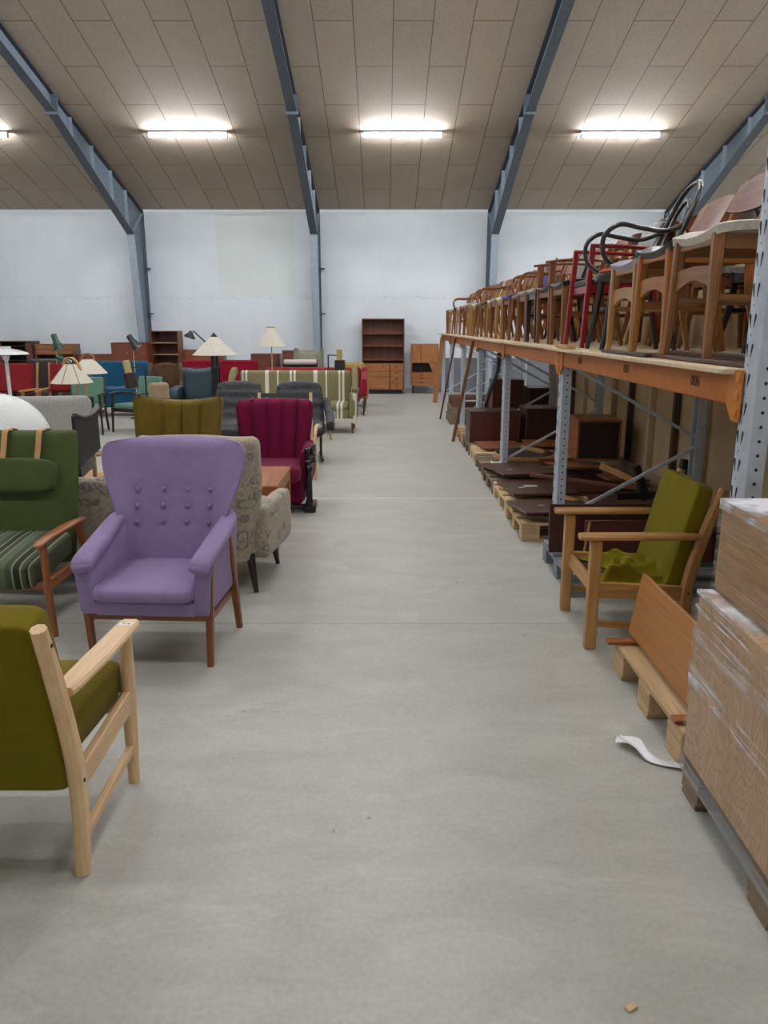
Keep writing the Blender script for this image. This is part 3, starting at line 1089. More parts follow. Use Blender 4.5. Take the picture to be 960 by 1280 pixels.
def rack_beam(y0, y1, x, side, label, num=()):
    t = thing('rack_beam', label, 'rack beam', (x, y0, 1.325), 0, 'orange rack beams')
    L = y1 - y0
    m = MB()
    a, b = (-0.0, 0.045) if side > 0 else (-0.045, 0.0)
    m.box(((a + b) / 2, L / 2, 0.055), (0.045, L - 0.01, 0.115), 0.006)
    part('beam', m, ORANGE, t)
    for yy in (0.0, L):
        m = MB()
        s = 1 if yy == 0 else -1
        m.prism([(yy + s * 0.005, -0.055), (yy + s * 0.06, -0.0), (yy + s * 0.06, 0.11), (yy + s * 0.005, 0.125), (yy - s * 0.045, 0.125), (yy - s * 0.045, -0.055)][::s], -0.006 * side - 0.004, -0.006 * side + 0.004, 0)
        c = part('connector', m, plain('c07528', 0.45), t, 'orange hooked beam connector')
        for z in (-0.02, 0.04, 0.1):
            m = MB(); m.cush((-0.012 * side, yy - s * 0.026, z), (0.012, 0.018, 0.034), 0.6, 0.6, 10, 8)
            part('hook', m, plain('cf8433', 0.45), c)
    for yy, txt in num:
        me = text_mesh(txt, 0.062, 0.0008)
        me.materials.append(plain('2b1b10', 0.6))
        o = bpy.data.objects.new('bay_number', me); COL.objects.link(o); o.parent = t
        o.location = (-0.0012, yy - y0, 0.06)
        o.rotation_euler = (PI / 2, 0, -PI / 2)
    return t
BO = ['nearest', 'second', 'third', 'fourth', 'fifth', 'sixth']
NUM = {0: ((3.12, '006'), (4.02, '005'), (4.98, '004'))}
for i in range(6):
    rack_beam(FY[i] + 0.1, FY[i + 1], XF - 0.004, 1, 'orange rack beam on the aisle side, ' + BO[i] + ' bay' + (', printed with bay numbers' if i == 0 else ''), NUM.get(i, ()))
    rack_beam(FY[i] + 0.1, FY[i + 1], XB2 + 0.075, -1, 'orange rack beam on the wall side, ' + BO[i] + ' bay')
# shelf boards
PLY = wood('c3ab84', 'e2d2b2', 0.75)
rnd = random.Random(3)
yy = 2.72
k = 0
SO = ['nearest', 'second nearest', 'third nearest', 'fourth nearest', 'fifth nearest', 'sixth nearest', 'seventh nearest', 'eighth nearest', 'ninth nearest', 'tenth nearest', 'eleventh nearest', 'twelfth nearest', 'thirteenth nearest', 'farthest']
edges = [2.75, 3.62, 4.72, 5.75, 6.8, 7.9, 8.95, 10.0, 11.1, 12.2, 13.3, 14.4, 15.6, 16.7, 17.15]
for i in range(len(edges) - 1):
    L = edges[i + 1] - edges[i]
    ov = rnd.uniform(0.0, 0.035)
    m = MB(); m.box((0, 0, 0), (1.16 + ov, L - 0.004, 0.02), 0.003)
    o = part('shelf_board', m, PLY)
    o.location = (1.75 - ov / 2 + 0.04, (edges[i] + edges[i + 1]) / 2, ZS - 0.012 + rnd.uniform(0, 0.002))
    tag(o, 'raw plywood shelf board under the rack chairs, ' + SO[i] + ' board', 'shelf board', 'plywood rack boards')
# loose flat boards lying on the shelf under the nearest chairs
fb = [(1.33, 3.3, 0.10, 1.15, ROSE, 'long dark red board on the rack, nearest its front edge'), (1.62, 3.55, 0.14, 1.5, ROSE, 'dark board lying behind the nearest rack chair legs'),
      (1.27, 4.1, 0.05, 0.75, DARKW, 'narrow dark strip on the rack shelf below the third chair')]
for x, y, w, L, W, lab in fb:
    m = MB(); m.box((0, 0, 0), (w, L, 0.016), 0.002)
    o = part('loose_board', m, W); o.location = (x, y, ZS + 0.0095); tag(o, lab, 'board')
m = MB(); m.box((0, 0, 0), (0.06, 0.34, 0.022), 0.003)
o = part('pine_block', m, wood('b88a4e', 'd0a567')); o.location = (1.225, 5.28, ZS + 0.012); tag(o, 'short pine batten on the rack edge under the red chair', 'batten')

# ---------------------------------------------------------------- plywood partition behind the rack
pn = NT('partition_boards')
def partition():
    t = pn
    v = t.coord()
    n = t.noise(t.coord((1, 0.5, 0.25)), 5, 4, 0.6)
    n2 = t.noise(v, 60, 2)
    t.color(t.mix(0.15, t.ramp(n, [(0.3, 'c7ac85'), (0.7, 'dcc19a')]), n2, 'OVERLAY'))
    t.set(Roughness=0.8)
    return t.m
PART = partition()
edges = [1.0, 2.2, 3.42, 4.64, 5.86, 7.08, 8.3, 9.52, 10.74, 11.9]
for i in range(len(edges) - 1):
    m = MB(); m.box((2.53, (edges[i] + edges[i + 1]) / 2, 1.235), (0.02, edges[i + 1] - edges[i] - 0.008, 2.47), 0.002)
    o = struct('wall_partition', m, PART)
    o['label'] = 'tan board panel of the partition behind the rack'
    for yy, W in ((edges[i] + 0.05, PLY), (edges[i] + 0.66, wood('4b3a2a', '6b543c', 0.8))):
        m = MB(); m.box((2.49, yy, 1.2), (0.055, 0.05, 2.4), 0.003)
        o = struct('trim_stud', m, W); o['label'] = 'timber stud on the partition'
m = MB(); m.box((2.47, 6.4, 0.14), (0.03, 10.6, 0.28), 0.004)
struct('baseboard_right', m, wood('8e7c66', 'a8967e', 0.9))
# grey sheet dado on the far wall behind the rack
m = MB(); m.box((2.9, YW - 0.05, 0.42), (3.2, 0.03, 0.84), 0.004)
struct('trim_dado', m, plain('6d7276', 0.7))

# ---------------------------------------------------------------- pallets
def pallet(label, loc, rz, sx, sy, W, group='wooden pallets', seed=0, cross=False):
    """deck boards run along x; blocks at the aisle edge"""
    t = thing('pallet', label, 'pallet', loc, rz, group)
    r = random.Random(seed)
    for yb in (-1, 0, 1):
        for xb in (-1, 0, 1):
            m = MB(); m.box((xb * (sx / 2 - 0.07), yb * (sy / 2 - 0.05), 0.061), (0.14, 0.1, 0.078), 0.004); part('block', m, W, t)
        m = MB()
        if cross:
            m.box((yb * (sx / 2 - 0.07), 0, 0.011), (0.12, sy, 0.022), 0.003)
        else:
            m.box((0, yb * (sy / 2 - 0.05), 0.011), (sx, 0.1, 0.022), 0.003)
        part('bottom_board', m, W, t)
    for xb in (-1, 0, 1):
        m = MB(); m.box((xb * (sx / 2 - 0.07), 0, 0.111), (0.14, sy, 0.022), 0.003); part('stringer_board', m, W, t)
    n = max(4, int(sy / 0.17))
    for k in range(n):
        y = -sy / 2 + 0.06 + (sy - 0.12) * k / (n - 1)
        m = MB(); m.box((r.uniform(-0.006, 0.006), y, 0.133), (sx, 0.115, 0.022), 0.003); part('deck_board', m, W, t)
    return t

pallet('pine pallet carrying an upright teak panel, beside the oak easy chair', (1.48, 2.97, 0), 90, 0.84, 0.76, PALLET, seed=1, cross=True)
pallet('worn pallet beneath the shrink-wrapped oak boxes', (1.45, 1.80, 0), 88.5, 1.2, 0.82, PALLETD, seed=2, cross=True)
pallet('grey painted pallet behind the oak easy chair', (1.72, 4.78, 0), 0, 1.2, 0.78, plain('7f858b', 0.7), seed=3)
PY = [(6.03, 0.8, 'pallet of dark panels nearest the near rack upright', PALLET, 1.05), (6.87, 0.8, 'pale new pallet of boards, second in the row under the rack', wood('cfb07e', 'e6cfa4', 0.8), 1.06),
      (7.71, 0.8, 'greyed pallet of boards, third in the row under the rack', PALLETD, 1.06), (8.6, 0.64, 'grey pallet carrying the round table top', PALLETD, 1.08),
      (9.27, 0.64, 'pale pallet just in front of the dark wooden cabinet', wood('cfb07e', 'e6cfa4', 0.8), 1.09), (10.02, 0.76, 'dark pallet carrying the long dark cabinet', PALLETD, 1.08), (10.98, 0.8, 'pallet behind the dark cabinet, beside the leaning pole', PALLET, 1.08), (13.2, 0.8, 'old pallet in the far rack bays', PALLETD, 1.1)]
for i, (y, sy, lab, W, x0) in enumerate(PY):
    pallet(lab, (x0 + 0.6, y, 0), 0, 1.2, sy, W, seed=10 + i)
pallet('top pallet of the low stack in the far rack bays', (1.72, 13.2, 0.1445), 0, 1.2, 0.8, PALLETD, seed=31)
pallet('pallet lying third up in the far rack stack', (1.74, 13.2, 0.289), 0, 1.2, 0.8, wood('5b3a30', '7a5648', 0.8), seed=32)

# ---------------------------------------------------------------- boards, panels and cabinets on the pallets
def board(name, label, c, s, W, rx=0, ry=0, rz=0, group=None, cat='board', tags=()):
    m = MB(); m.box((0, 0, 0), s, 0.003)
    o = part(name, m, W)
    o.location = c; o.rotation_euler = (math.radians(rx), math.radians(ry), math.radians(rz))
    tag(o, label, cat, group)
    for p, sz in tags:
        m = MB(); m.box((0, 0, 0), (sz, sz * 0.6, 0.0012))
        part('sticker', m, plain('dedbd2', 0.6), o, 'white stock sticker', loc=p)
    return o
Z0 = 0.1445
board('tabletop_panel', 'dark rosewood panel tilted on the nearest rack pallet, white sticker', (1.36, 5.95, 0.198), (0.62, 0.66, 0.02), ROSE, rx=-5, rz=4, tags=(((-0.1, 0.02, 0.011), 0.05),))
board('tabletop_panel', 'dark panel overlapping behind the nearest sticker panel', (1.93, 6.0, 0.215), (0.48, 0.66, 0.02), ROSE, rx=-4, rz=-6)
board('tabletop_panel', 'dark panel with torn white label on the second pallet', (1.38, 6.80, 0.182), (0.58, 0.76, 0.02), ROSE, rx=-2, rz=3, tags=(((-0.05, 0.0, 0.011), 0.12), ((-0.15, -0.08, 0.011), 0.05)))
board('tabletop_panel', 'large dark panel with small sticker on the third pallet', (1.36, 7.62, 0.2), (0.56, 0.86, 0.02), ROSE, rx=-3, rz=8, tags=(((-0.12, -0.1, 0.011), 0.05),))
board('tabletop_panel', 'warm teak panel tilted at mid depth under the rack', (1.97, 7.6, 0.245), (0.5, 0.7, 0.02), TEAK, rx=-6, rz=6)
board('tabletop_panel', 'dark teak panel against the partition on the third pallet', (2.2, 6.95, 0.24), (0.36, 0.6, 0.02), TEAKD, rx=-6, rz=-5)
board('long_rail', 'long dark rail lying diagonally across the second pallet', (1.85, 6.55, 0.27), (0.06, 1.25, 0.03), TEAKD, rz=52, ry=3)
board('long_rail', 'light oak rail lying at the rack pallet edge', (1.55, 6.36, 0.172), (0.05, 0.34, 0.05), OAK, rz=18)
board('tabletop_panel', 'reddish teak panel on the pallet before the dark cabinet', (1.42, 9.32, 0.185), (0.5, 0.56, 0.02), wood('7b452c', '9c6040', 0.5), rx=0, rz=6)
board('tabletop_panel', 'wide teak panel lying behind the round table top', (2.0, 9.36, 0.2), (0.55, 0.5, 0.02), TEAK, rz=-4)
board('long_rail', 'pale wooden bed rail on the fourth pallet, nearest the aisle', (2.12, 8.78, 0.176), (0.42, 0.05, 0.06), OAK, rz=4)
board('long_rail', 'pale wooden bed rail crossing behind the round top', (2.14, 8.5, 0.171), (0.38, 0.05, 0.05), PINE, rz=-6)
board('long_rail', 'short oak stick leaning over the round table top', (1.72, 8.72, 0.224), (0.05, 0.4, 0.04), OAK, rz=30)
board('long_rail', 'brown rail stacked beside the bed rails', (2.02, 8.3, 0.175), (0.66, 0.06, 0.04), TEAK, rz=2)
board('tabletop_panel', 'dark panel lying flat behind the torn-label panel on the second pallet', (1.96, 6.98, 0.158), (0.54, 0.62, 0.02), ROSE, rz=3)
# round table top: dark disc in a pale rim
t = thing('round_tabletop', 'round black table top with pale wooden rim lying on a pallet', 'table top', (1.60, 8.63, 0.177), 0)
m = MB(); m.lathe([(0.33, -0.03), (0.36, -0.022), (0.36, 0.018), (0.33, 0.022)], 40); part('rim', m, OAK, t)
m = MB(); m.lathe([(0.325, 0.0), (0.325, 0.026)], 40); part('top_surface', m, plain('1d2126', 0.4), t, 'dark blue black top surface')
# white paper scrap by the round top
m = MB(); m.sheet(lambda u, v: (-0.08 + 0.16 * u, -0.05 + 0.1 * v, 0.002 + 0.02 * math.sin(3 * u + 2) ** 2 * v), 8, 6, 0.001)
o = part('paper_scrap', m, plain('d8d3c6', 0.8), loc=(1.24, 8.2, 0.157)); tag(o, 'crumpled white paper scrap beside the round table top', 'paper')

def cabinet_box(label, loc, rz, s, W, inner=None, open_front=True, doors=0, name='cabinet'):
    t = thing(name, label, 'cabinet', loc, rz)
    w, d, h = s
    th = 0.02
    for sx in (-1, 1):
        m = MB(); m.box((sx * (w / 2 - th / 2), 0, h / 2), (th, d, h), 0.002); part('side_panel', m, W, t)
    for z in (th / 2, h - th / 2):
        m = MB(); m.box((0, 0, z), (w - 2 * th, d, th), 0.002); part('top_panel' if z > th else 'bottom_panel', m, W, t)
    m = MB(); m.box((0, d / 2 - 0.006, h / 2), (w - 2 * th, 0.008, h - 2 * th)); part('back_panel', m, inner or W, t)
    for k in range(doors):
        dw = (w - 2 * th) / doors
        m = MB(); m.box((-w / 2 + th + dw * (k + 0.5), -d / 2 + 0.012, h / 2), (dw - 0.004, 0.018, h - 2 * th - 0.004), 0.002); part('door', m, inner or W, t)
    return t
BROWNX = wood('3b2722', '5b3f36')
cabinet_box('long dark brown cabinet with red-brown doors on a pallet under the rack', (1.42, 10.02, Z0 + 0.002), 0, (0.64, 0.5, 0.40), BROWNX, MAHOG, doors=2)
cabinet_box('plain dark cabinet box beside the partition, behind the near upright', (2.02, 10.0, Z0 + 0.002), 0, (0.42, 0.5, 0.44), BROWNX, wood('2c1512', '44231c'), doors=1)
cabinet_box('teak cabinet box with open side on the boards near the partition', (2.12, 7.68, 0.315), -4, (0.42, 0.52, 0.40), TEAK, wood('23130d', '35201a'), doors=1)
cabinet_box('tall reddish cabinet standing behind the long dark cabinet', (1.76, 11.1, Z0 + 0.002), 0, (0.44, 0.36, 0.72), wood('4d2418', '713a26'), doors=1)
cabinet_box('wide dark cabinet beside the tall reddish one under the rack', (2.21, 11.0, Z0 + 0.002), 0, (0.38, 0.5, 0.62), BROWNX, wood('2c1512', '44231c'), doors=1)
# upright panels standing on the grey pallet behind the oak easy chair
board('upright_panel', 'dark upright panel behind the oak chair, nearer the camera', (1.66, 4.62, 0.287), (0.80, 0.02, 0.27), MAHOG, rx=-6, tags=())
board('upright_panel', 'dark upright panel behind the oak chair, standing behind the first', (1.56, 4.86, 0.31), (0.95, 0.02, 0.32), wood('351a14', '4d281e'), rx=-8)
m = MB(); m.box((0, 0, 0), (0.012, 0.012, 0.28), 0.002)
o = part('thin_stick', m, OAK, loc=(1.26, 4.59, 0.285), rot=(0.08, 0.1, 0)); tag(o, 'thin pale stick leaning on the dark upright panel', 'stick')
board('tabletop_panel', 'dark board lying low behind the upright panels', (2.0, 5.33, 0.09), (0.5, 0.28, 0.02), wood('3a1d15', '57301f'), ry=-6)
# black chair legs / metal base
t = thing('table_base', 'black angular metal furniture base lying by the partition', 'table base', (2.12, 5.78, 0.245), 10)
BM = plain('141416', 0.4)
m = MB(); m.bar((-0.35, 0, 0.09), (0.2, 0, 0.09), 0.06, 0.05, (0, 1, 0)); part('bar', m, BM, t)
m = MB(); m.bar((0.18, 0, 0.06), (0.2, 0, 0.36), 0.06, 0.09, (0, 1, 0), 0.05, 0.05); part('leg', m, BM, t)
m = MB(); m.bar((-0.1, 0, 0.06), (-0.2, 0, 0.32), 0.06, 0.07, (0, 1, 0), 0.05, 0.05); part('leg', m, BM, t)
board('long_rail', 'tan rail leaning against the dark box near the partition', (2.05, 6.55, 0.35), (0.36, 0.03, 0.05), OAK, ry=20, rz=-30)
m = MB(); m.cush((0, 0, 0), (0.3, 0.26, 0.2), 0.7, 0.7, 20, 10)
o = part('plastic_bag', m, fabric('6aa99a', 0.3, 1.0, 0.1, 0.4, 40), loc=(1.92, 4.76, 0.43)); tag(o, 'turquoise plastic bag behind the oak easy chair', 'bag')
board('tabletop_panel', 'dark board under the turquoise bag behind the oak chair', (1.98, 4.74, 0.325), (0.44, 0.14, 0.02), MAHOG)
board('support_block', 'dark wooden block standing on the grey pallet', (2.06, 4.74, 0.227), (0.3, 0.14, 0.16), MAHOG, cat='block')

for o_, x_, z_ in ((bpy.data.objects['upright_panel'], 0.17, 0.075), (bpy.data.objects['upright_panel.001'], 0.22, 0.12)):
    m = MB(); m.box((x_, -0.0108, z_), (0.055, 0.0014, 0.035)); part('sticker', m, plain('dedbd2', 0.6), o_, 'white stock sticker')
# teak panels standing on the pine pallet
board('teak_panel', 'teak panel standing on its long edge on the pine pallet', (1.205, 3.0, 0.147 + 0.02 + 0.155), (0.02, 0.86, 0.30), wood('98622d', 'bb8146', 0.4), ry=9)
board('teak_panel', 'reddish panel standing behind the teak panel on the pallet', (1.66, 3.27, 0.33), (0.02, 0.45, 0.34), wood('7c3f24', '9a5837', 0.4), ry=4)
board('batten', 'short brown batten under the near end of the teak panel', (1.19, 2.62, 0.156), (0.2, 0.05, 0.02), TEAK)
board('batten', 'short brown batten under the far end of the teak panel', (1.15, 3.36, 0.156), (0.2, 0.05, 0.02), TEAK)

# ---------------------------------------------------------------- shrink-wrapped boxes
def laminate():
    t = NT('oak_print_board')
    warp = t.noise(t.coord((1.0, 2.2, 0.8)), 2.2, 3, 0.5)
    sx = t.n('ShaderNodeSeparateXYZ'); t.l(t.coord(), sx.inputs[0])
    # contour lines of a slow field: cathedral figure
    f = t.math('FRACT', t.math('MULTIPLY', warp, 26.0))
    line = t.ramp(f, [(0.0, '000000'), (0.55, '303030'), (0.9, 'ffffff'), (1.0, '101010')])
    pore = t.noise(t.coord((1, 90, 5)), 1.5, 3)
    base = t.ramp(t.noise(t.coord((1, 2, 0.6)), 3, 4), [(0.3, 'd0aa80'), (0.7, 'e2c09a')])
    c = t.mix(t.math('MULTIPLY', line, 0.45), base, '93704d')
    c = t.mix(t.math('MULTIPLY', t.ramp(pore, [(0.5, '000000'), (0.7, 'ffffff')]), 0.3), c, '80603f')
    t.color(c)
    t.set(Roughness=0.6)
    return t.m
def laminate_h():
    t = NT('oak_print_board_horizontal')
    n = t.noise(t.coord((1, 1.2, 16)), 4.0, 5, 0.65, 0.6)
    n2 = t.noise(t.coord((1, 2, 60)), 3.0, 3)
    t.color(t.ramp(t.mix(0.4, n, n2), [(0.32, '95703f'), (0.5, 'b48a58'), (0.68, 'd0a873')]))
    t.set(Roughness=0.5)
    return t.m
def film():
    t = NT('stretch_film')
    tr = t.n('ShaderNodeBsdfTransparent')
    gl = t.n('ShaderNodeBsdfGlossy'); gl.inputs['Roughness'].default_value = 0.2
    df = t.n('ShaderNodeBsdfDiffuse'); df.inputs[0].default_value = (0.85, 0.86, 0.9, 1)
    mx = t.n('ShaderNodeMixShader'); mx2 = t.n('ShaderNodeMixShader')
    streak = t.noise(t.coord((1.0, 0.9, 26), (0, 0, 0), (math.radians(-7), 0, 0)), 1.6, 4, 0.6, 0.25)
    fine = t.noise(t.coord((1.0, 1.8, 85), (0, 0, 0), (math.radians(-9), 0, 0)), 1.6, 3, 0.6, 0.2)
    h = t.mix(0.4, streak, fine)
    bp = t.n('ShaderNodeBump'); bp.inputs['Strength'].default_value = 0.9; bp.inputs['Distance'].default_value = 0.02
    t.l(h, bp.inputs['Height'])
    t.l(bp.outputs[0], gl.inputs['Normal'])
    fr = t.n('ShaderNodeFresnel'); fr.inputs[0].default_value = 1.5
    
    # highlights on the film's wrinkles, painted in as milky white streaks
    glint = t.ramp(h, [(0.5, '000000'), (0.57, 'ffffff')])
    sx = t.n('ShaderNodeSeparateXYZ'); t.l(t.coord(), sx.inputs[0])
    Z = sx.outputs[2]
    patchy = t.ramp(t.noise(t.coord((1, 1.0, 1.4)), 4.5, 3), [(0.36, '000000'), (0.54, 'ffffff')])
    top = t.math('SMOOTH_MIN', t.math('MAXIMUM', t.math('MULTIPLY', t.math('SUBTRACT', Z, 0.40), 6.0), 0.0), 1.0, 0.05)
    band = t.math('SUBTRACT', 1.0, t.math('MINIMUM', 1.0, t.math('MULTIPLY', t.math('ABSOLUTE', t.math('SUBTRACT', Z, 0.30)), 22.0)))
    low = t.math('LESS_THAN', Z, 0.0)
    zone = t.math('MULTIPLY', patchy, t.math('MINIMUM', 1.0, t.math('ADD', t.math('ADD', top, band), 0.12)))
    t.l(t.math('MULTIPLY_ADD', fr.outputs[0], 0.5, 0.02), mx.inputs[0])
    t.l(tr.outputs[0], mx.inputs[1]); t.l(gl.outputs[0], mx.inputs[2])
    t.l(t.math('MAXIMUM', t.math('MULTIPLY', t.math('MULTIPLY', glint, zone), 0.85), t.math('MULTIPLY', low, 0.14)), mx2.inputs[0])
    t.l(mx.outputs[0], mx2.inputs[1]); t.l(df.outputs[0], mx2.inputs[2])
    t.l(mx2.outputs[0], t.out.inputs[0])
    return t.m
FILM = film()
RB = -1.5
def wrapped(name, label, loc, s, W):
    t = thing(name, label, 'wrapped box', loc, RB)
    m = MB(); m.box((0, 0, s[2] / 2), s, 0.006); part('carton', m, W, t)
    # loose skin of film just outside the carton
    m = MB()
    r = random.Random(4)
    def ring(z, o):
        hx, hy = s[0] / 2 + o, s[1] / 2 + o
        pts = []
        for a, b, n in (((-hx, -hy), (hx, -hy), 10), ((hx, -hy), (hx, hy), 16), ((hx, hy), (-hx, hy), 10), ((-hx, hy), (-hx, -hy), 16)):
            for k in range(n):
                f = k / n
                x, y = a[0] + (b[0] - a[0]) * f, a[1] + (b[1] - a[1]) * f
                wob = 0.0
                pts.append((x + math.copysign(wob, x), y + math.copysign(wob, y), z))
        return pts
    zs = [-0.05 if name == 'wrapped_box' else 0.0] + [s[2] * k / 8 for k in range(1, 8)] + [s[2] + 0.003]
    m.loft([ring(z, 0.006 if z > 0 else 0.010) for z in zs] , cap=True)
    part('plastic_film', m, FILM, t, 'clear crinkled stretch film')
    return t
wrapped('wrapped_box', 'large shrink-wrapped oak-grain box on the worn pallet, lower one', (1.465, 1.80, 0.146), (0.86, 1.20, 0.60), laminate())
wrapped('wrapped_carton', 'smaller shrink-wrapped oak-grain box stacked on the large one', (1.505, 1.82, 0.754), (0.84, 1.18, 0.30), laminate_h())
# torn strip of film on the floor
m = MB()
pts = smooth_path([(0.93, 2.74, 0.012), (0.975, 2.66, 0.03), (1.01, 2.60, 0.016), (1.08, 2.55, 0.010), (1.15, 2.53, 0.012)], 6)
m.sheet(lambda u, v: (lambda p: (p.x + (v - 0.5) * (0.075 - 0.05 * u) * 0.6, p.y + (v - 0.5) * (0.075 - 0.05 * u), max(0.003, p.z + 0.014 * math.sin(9 * u + 5 * v) * (1 - u))))(pts[min(len(pts) - 1, int(u * (len(pts) - 1) + 0.5))]), 24, 6, 0.0008)
o = part('film_strip', m, plain('e6e8ea', 0.25, 0, 0.5)); tag(o, 'torn strip of white plastic film on the floor by the pallet', 'plastic strip')
m = MB(); m.box((0, 0, 0), (0.03, 0.018, 0.006), 0.002)
o = part('wood_chip', m, PINE, loc=(0.596, 1.51, 0.0035), rot=(0, 0, 0.5)); tag(o, 'small wood chip lying on the concrete floor, bottom right', 'wood chip')

# ---------------------------------------------------------------- poles leaning on the far beams
def pole(label, p0, p1, w, h, W, name='leaning_pole'):
    m = MB(); m.bar(p0, p1, w, h, (0, 1, 0))
    o = part(name, m, W); tag(o, label, 'pole'); return o
pole('wide oak plank leaning on the far end of the rack', (1.10, 16.55, 0.0), (1.245, 16.6, 1.38), 0.03, 0.10, wood('8b5a30', 'b07c48'), 'leaning_plank')
pole('thin dark red pole leaning on the far rack beams', (0.995, 13.56, 0.0), (1.245, 13.6, 1.40), 0.03, 0.03, MAHOG)
pole('brown wooden pole leaning on the rack before the dark cabinet', (0.985, 10.85, 0.0), (1.243, 10.9, 1.40), 0.045, 0.045, wood('5d3a22', '835833'))
# curved grey bentwood panel standing in the rack
m = MB()
cp = smooth_path([(1.40, 10.69, 0.402), (1.41, 10.69, 0.52), (1.47, 10.69, 0.74), (1.56, 10.69, 1.0), (1.58, 10.69, 1.25)], 5)
m.sweep(cp, 0.13, 0.05, (0, 1, 0))
o = part('curved_panel', m, plain('4c4f55', 0.4)); tag(o, 'curved grey moulded panel standing upright in the rack', 'panel')
m = MB(); m.box((0, 0, 0), (0.22, 0.14, 0.255), 0.006)
o = part('support_box', m, DARKW, loc=(1.38, 11.75, 0.2225)); 
o.location = (1.38, 10.69, 0.2735)
tag(o, 'dark box beneath the curved grey panel', 'box')
# ================================================================ CHAIRS ON THE RACK
def chair_wood(c):
    return {'oak': wood('694220', '986531'), 'teak': wood('66381a', '90582c'), 'light': wood('8f6636', 'b28a50'), 'dark': wood('2b1710', '47291c'),
            'red': plain('8d1219', 0.35, 0, 0.4), 'black': plain('17181b', 0.35, 0, 0.3), 'pine': wood('926433', 'b88a50'), 'honey': wood('874d1b', 'b0722d')}[c]

def seat_mat(c):
    return {'white': white_print, 'grey': lambda: fabric('8b8780', 0.1), 'black': lambda: leather('15171a', 0.35), 'green': lambda: leather('2c3632', 0.3),
            'mauve': lambda: fabric('a79fae', 0.12), 'cream': lambda: fabric('c9bda6', 0.1), 'blue': lambda: fabric('5a6384', 0.12), 'purple': lambda: fabric('5c5184', 0.1), 'brown': lambda: leather('3d2418', 0.4), 'tan': lambda: wood('a5733f', 'c6975d')}[c]()
@memo
def white_print():
    t = NT('printed_seat_cloth')
    v = t.coord()
    n = t.noise(v, 16, 4, 0.7)
    base = t.ramp(t.noise(v, 50, 2), [(0.3, 'b9b2a4'), (0.7, 'd8d2c6')])
    t.color(t.mix(t.ramp(n, [(0.62, '000000'), (0.66, 'ffffff')]), base, '8d3f63'))
    t.set(Roughness=0.9)
    return t.m

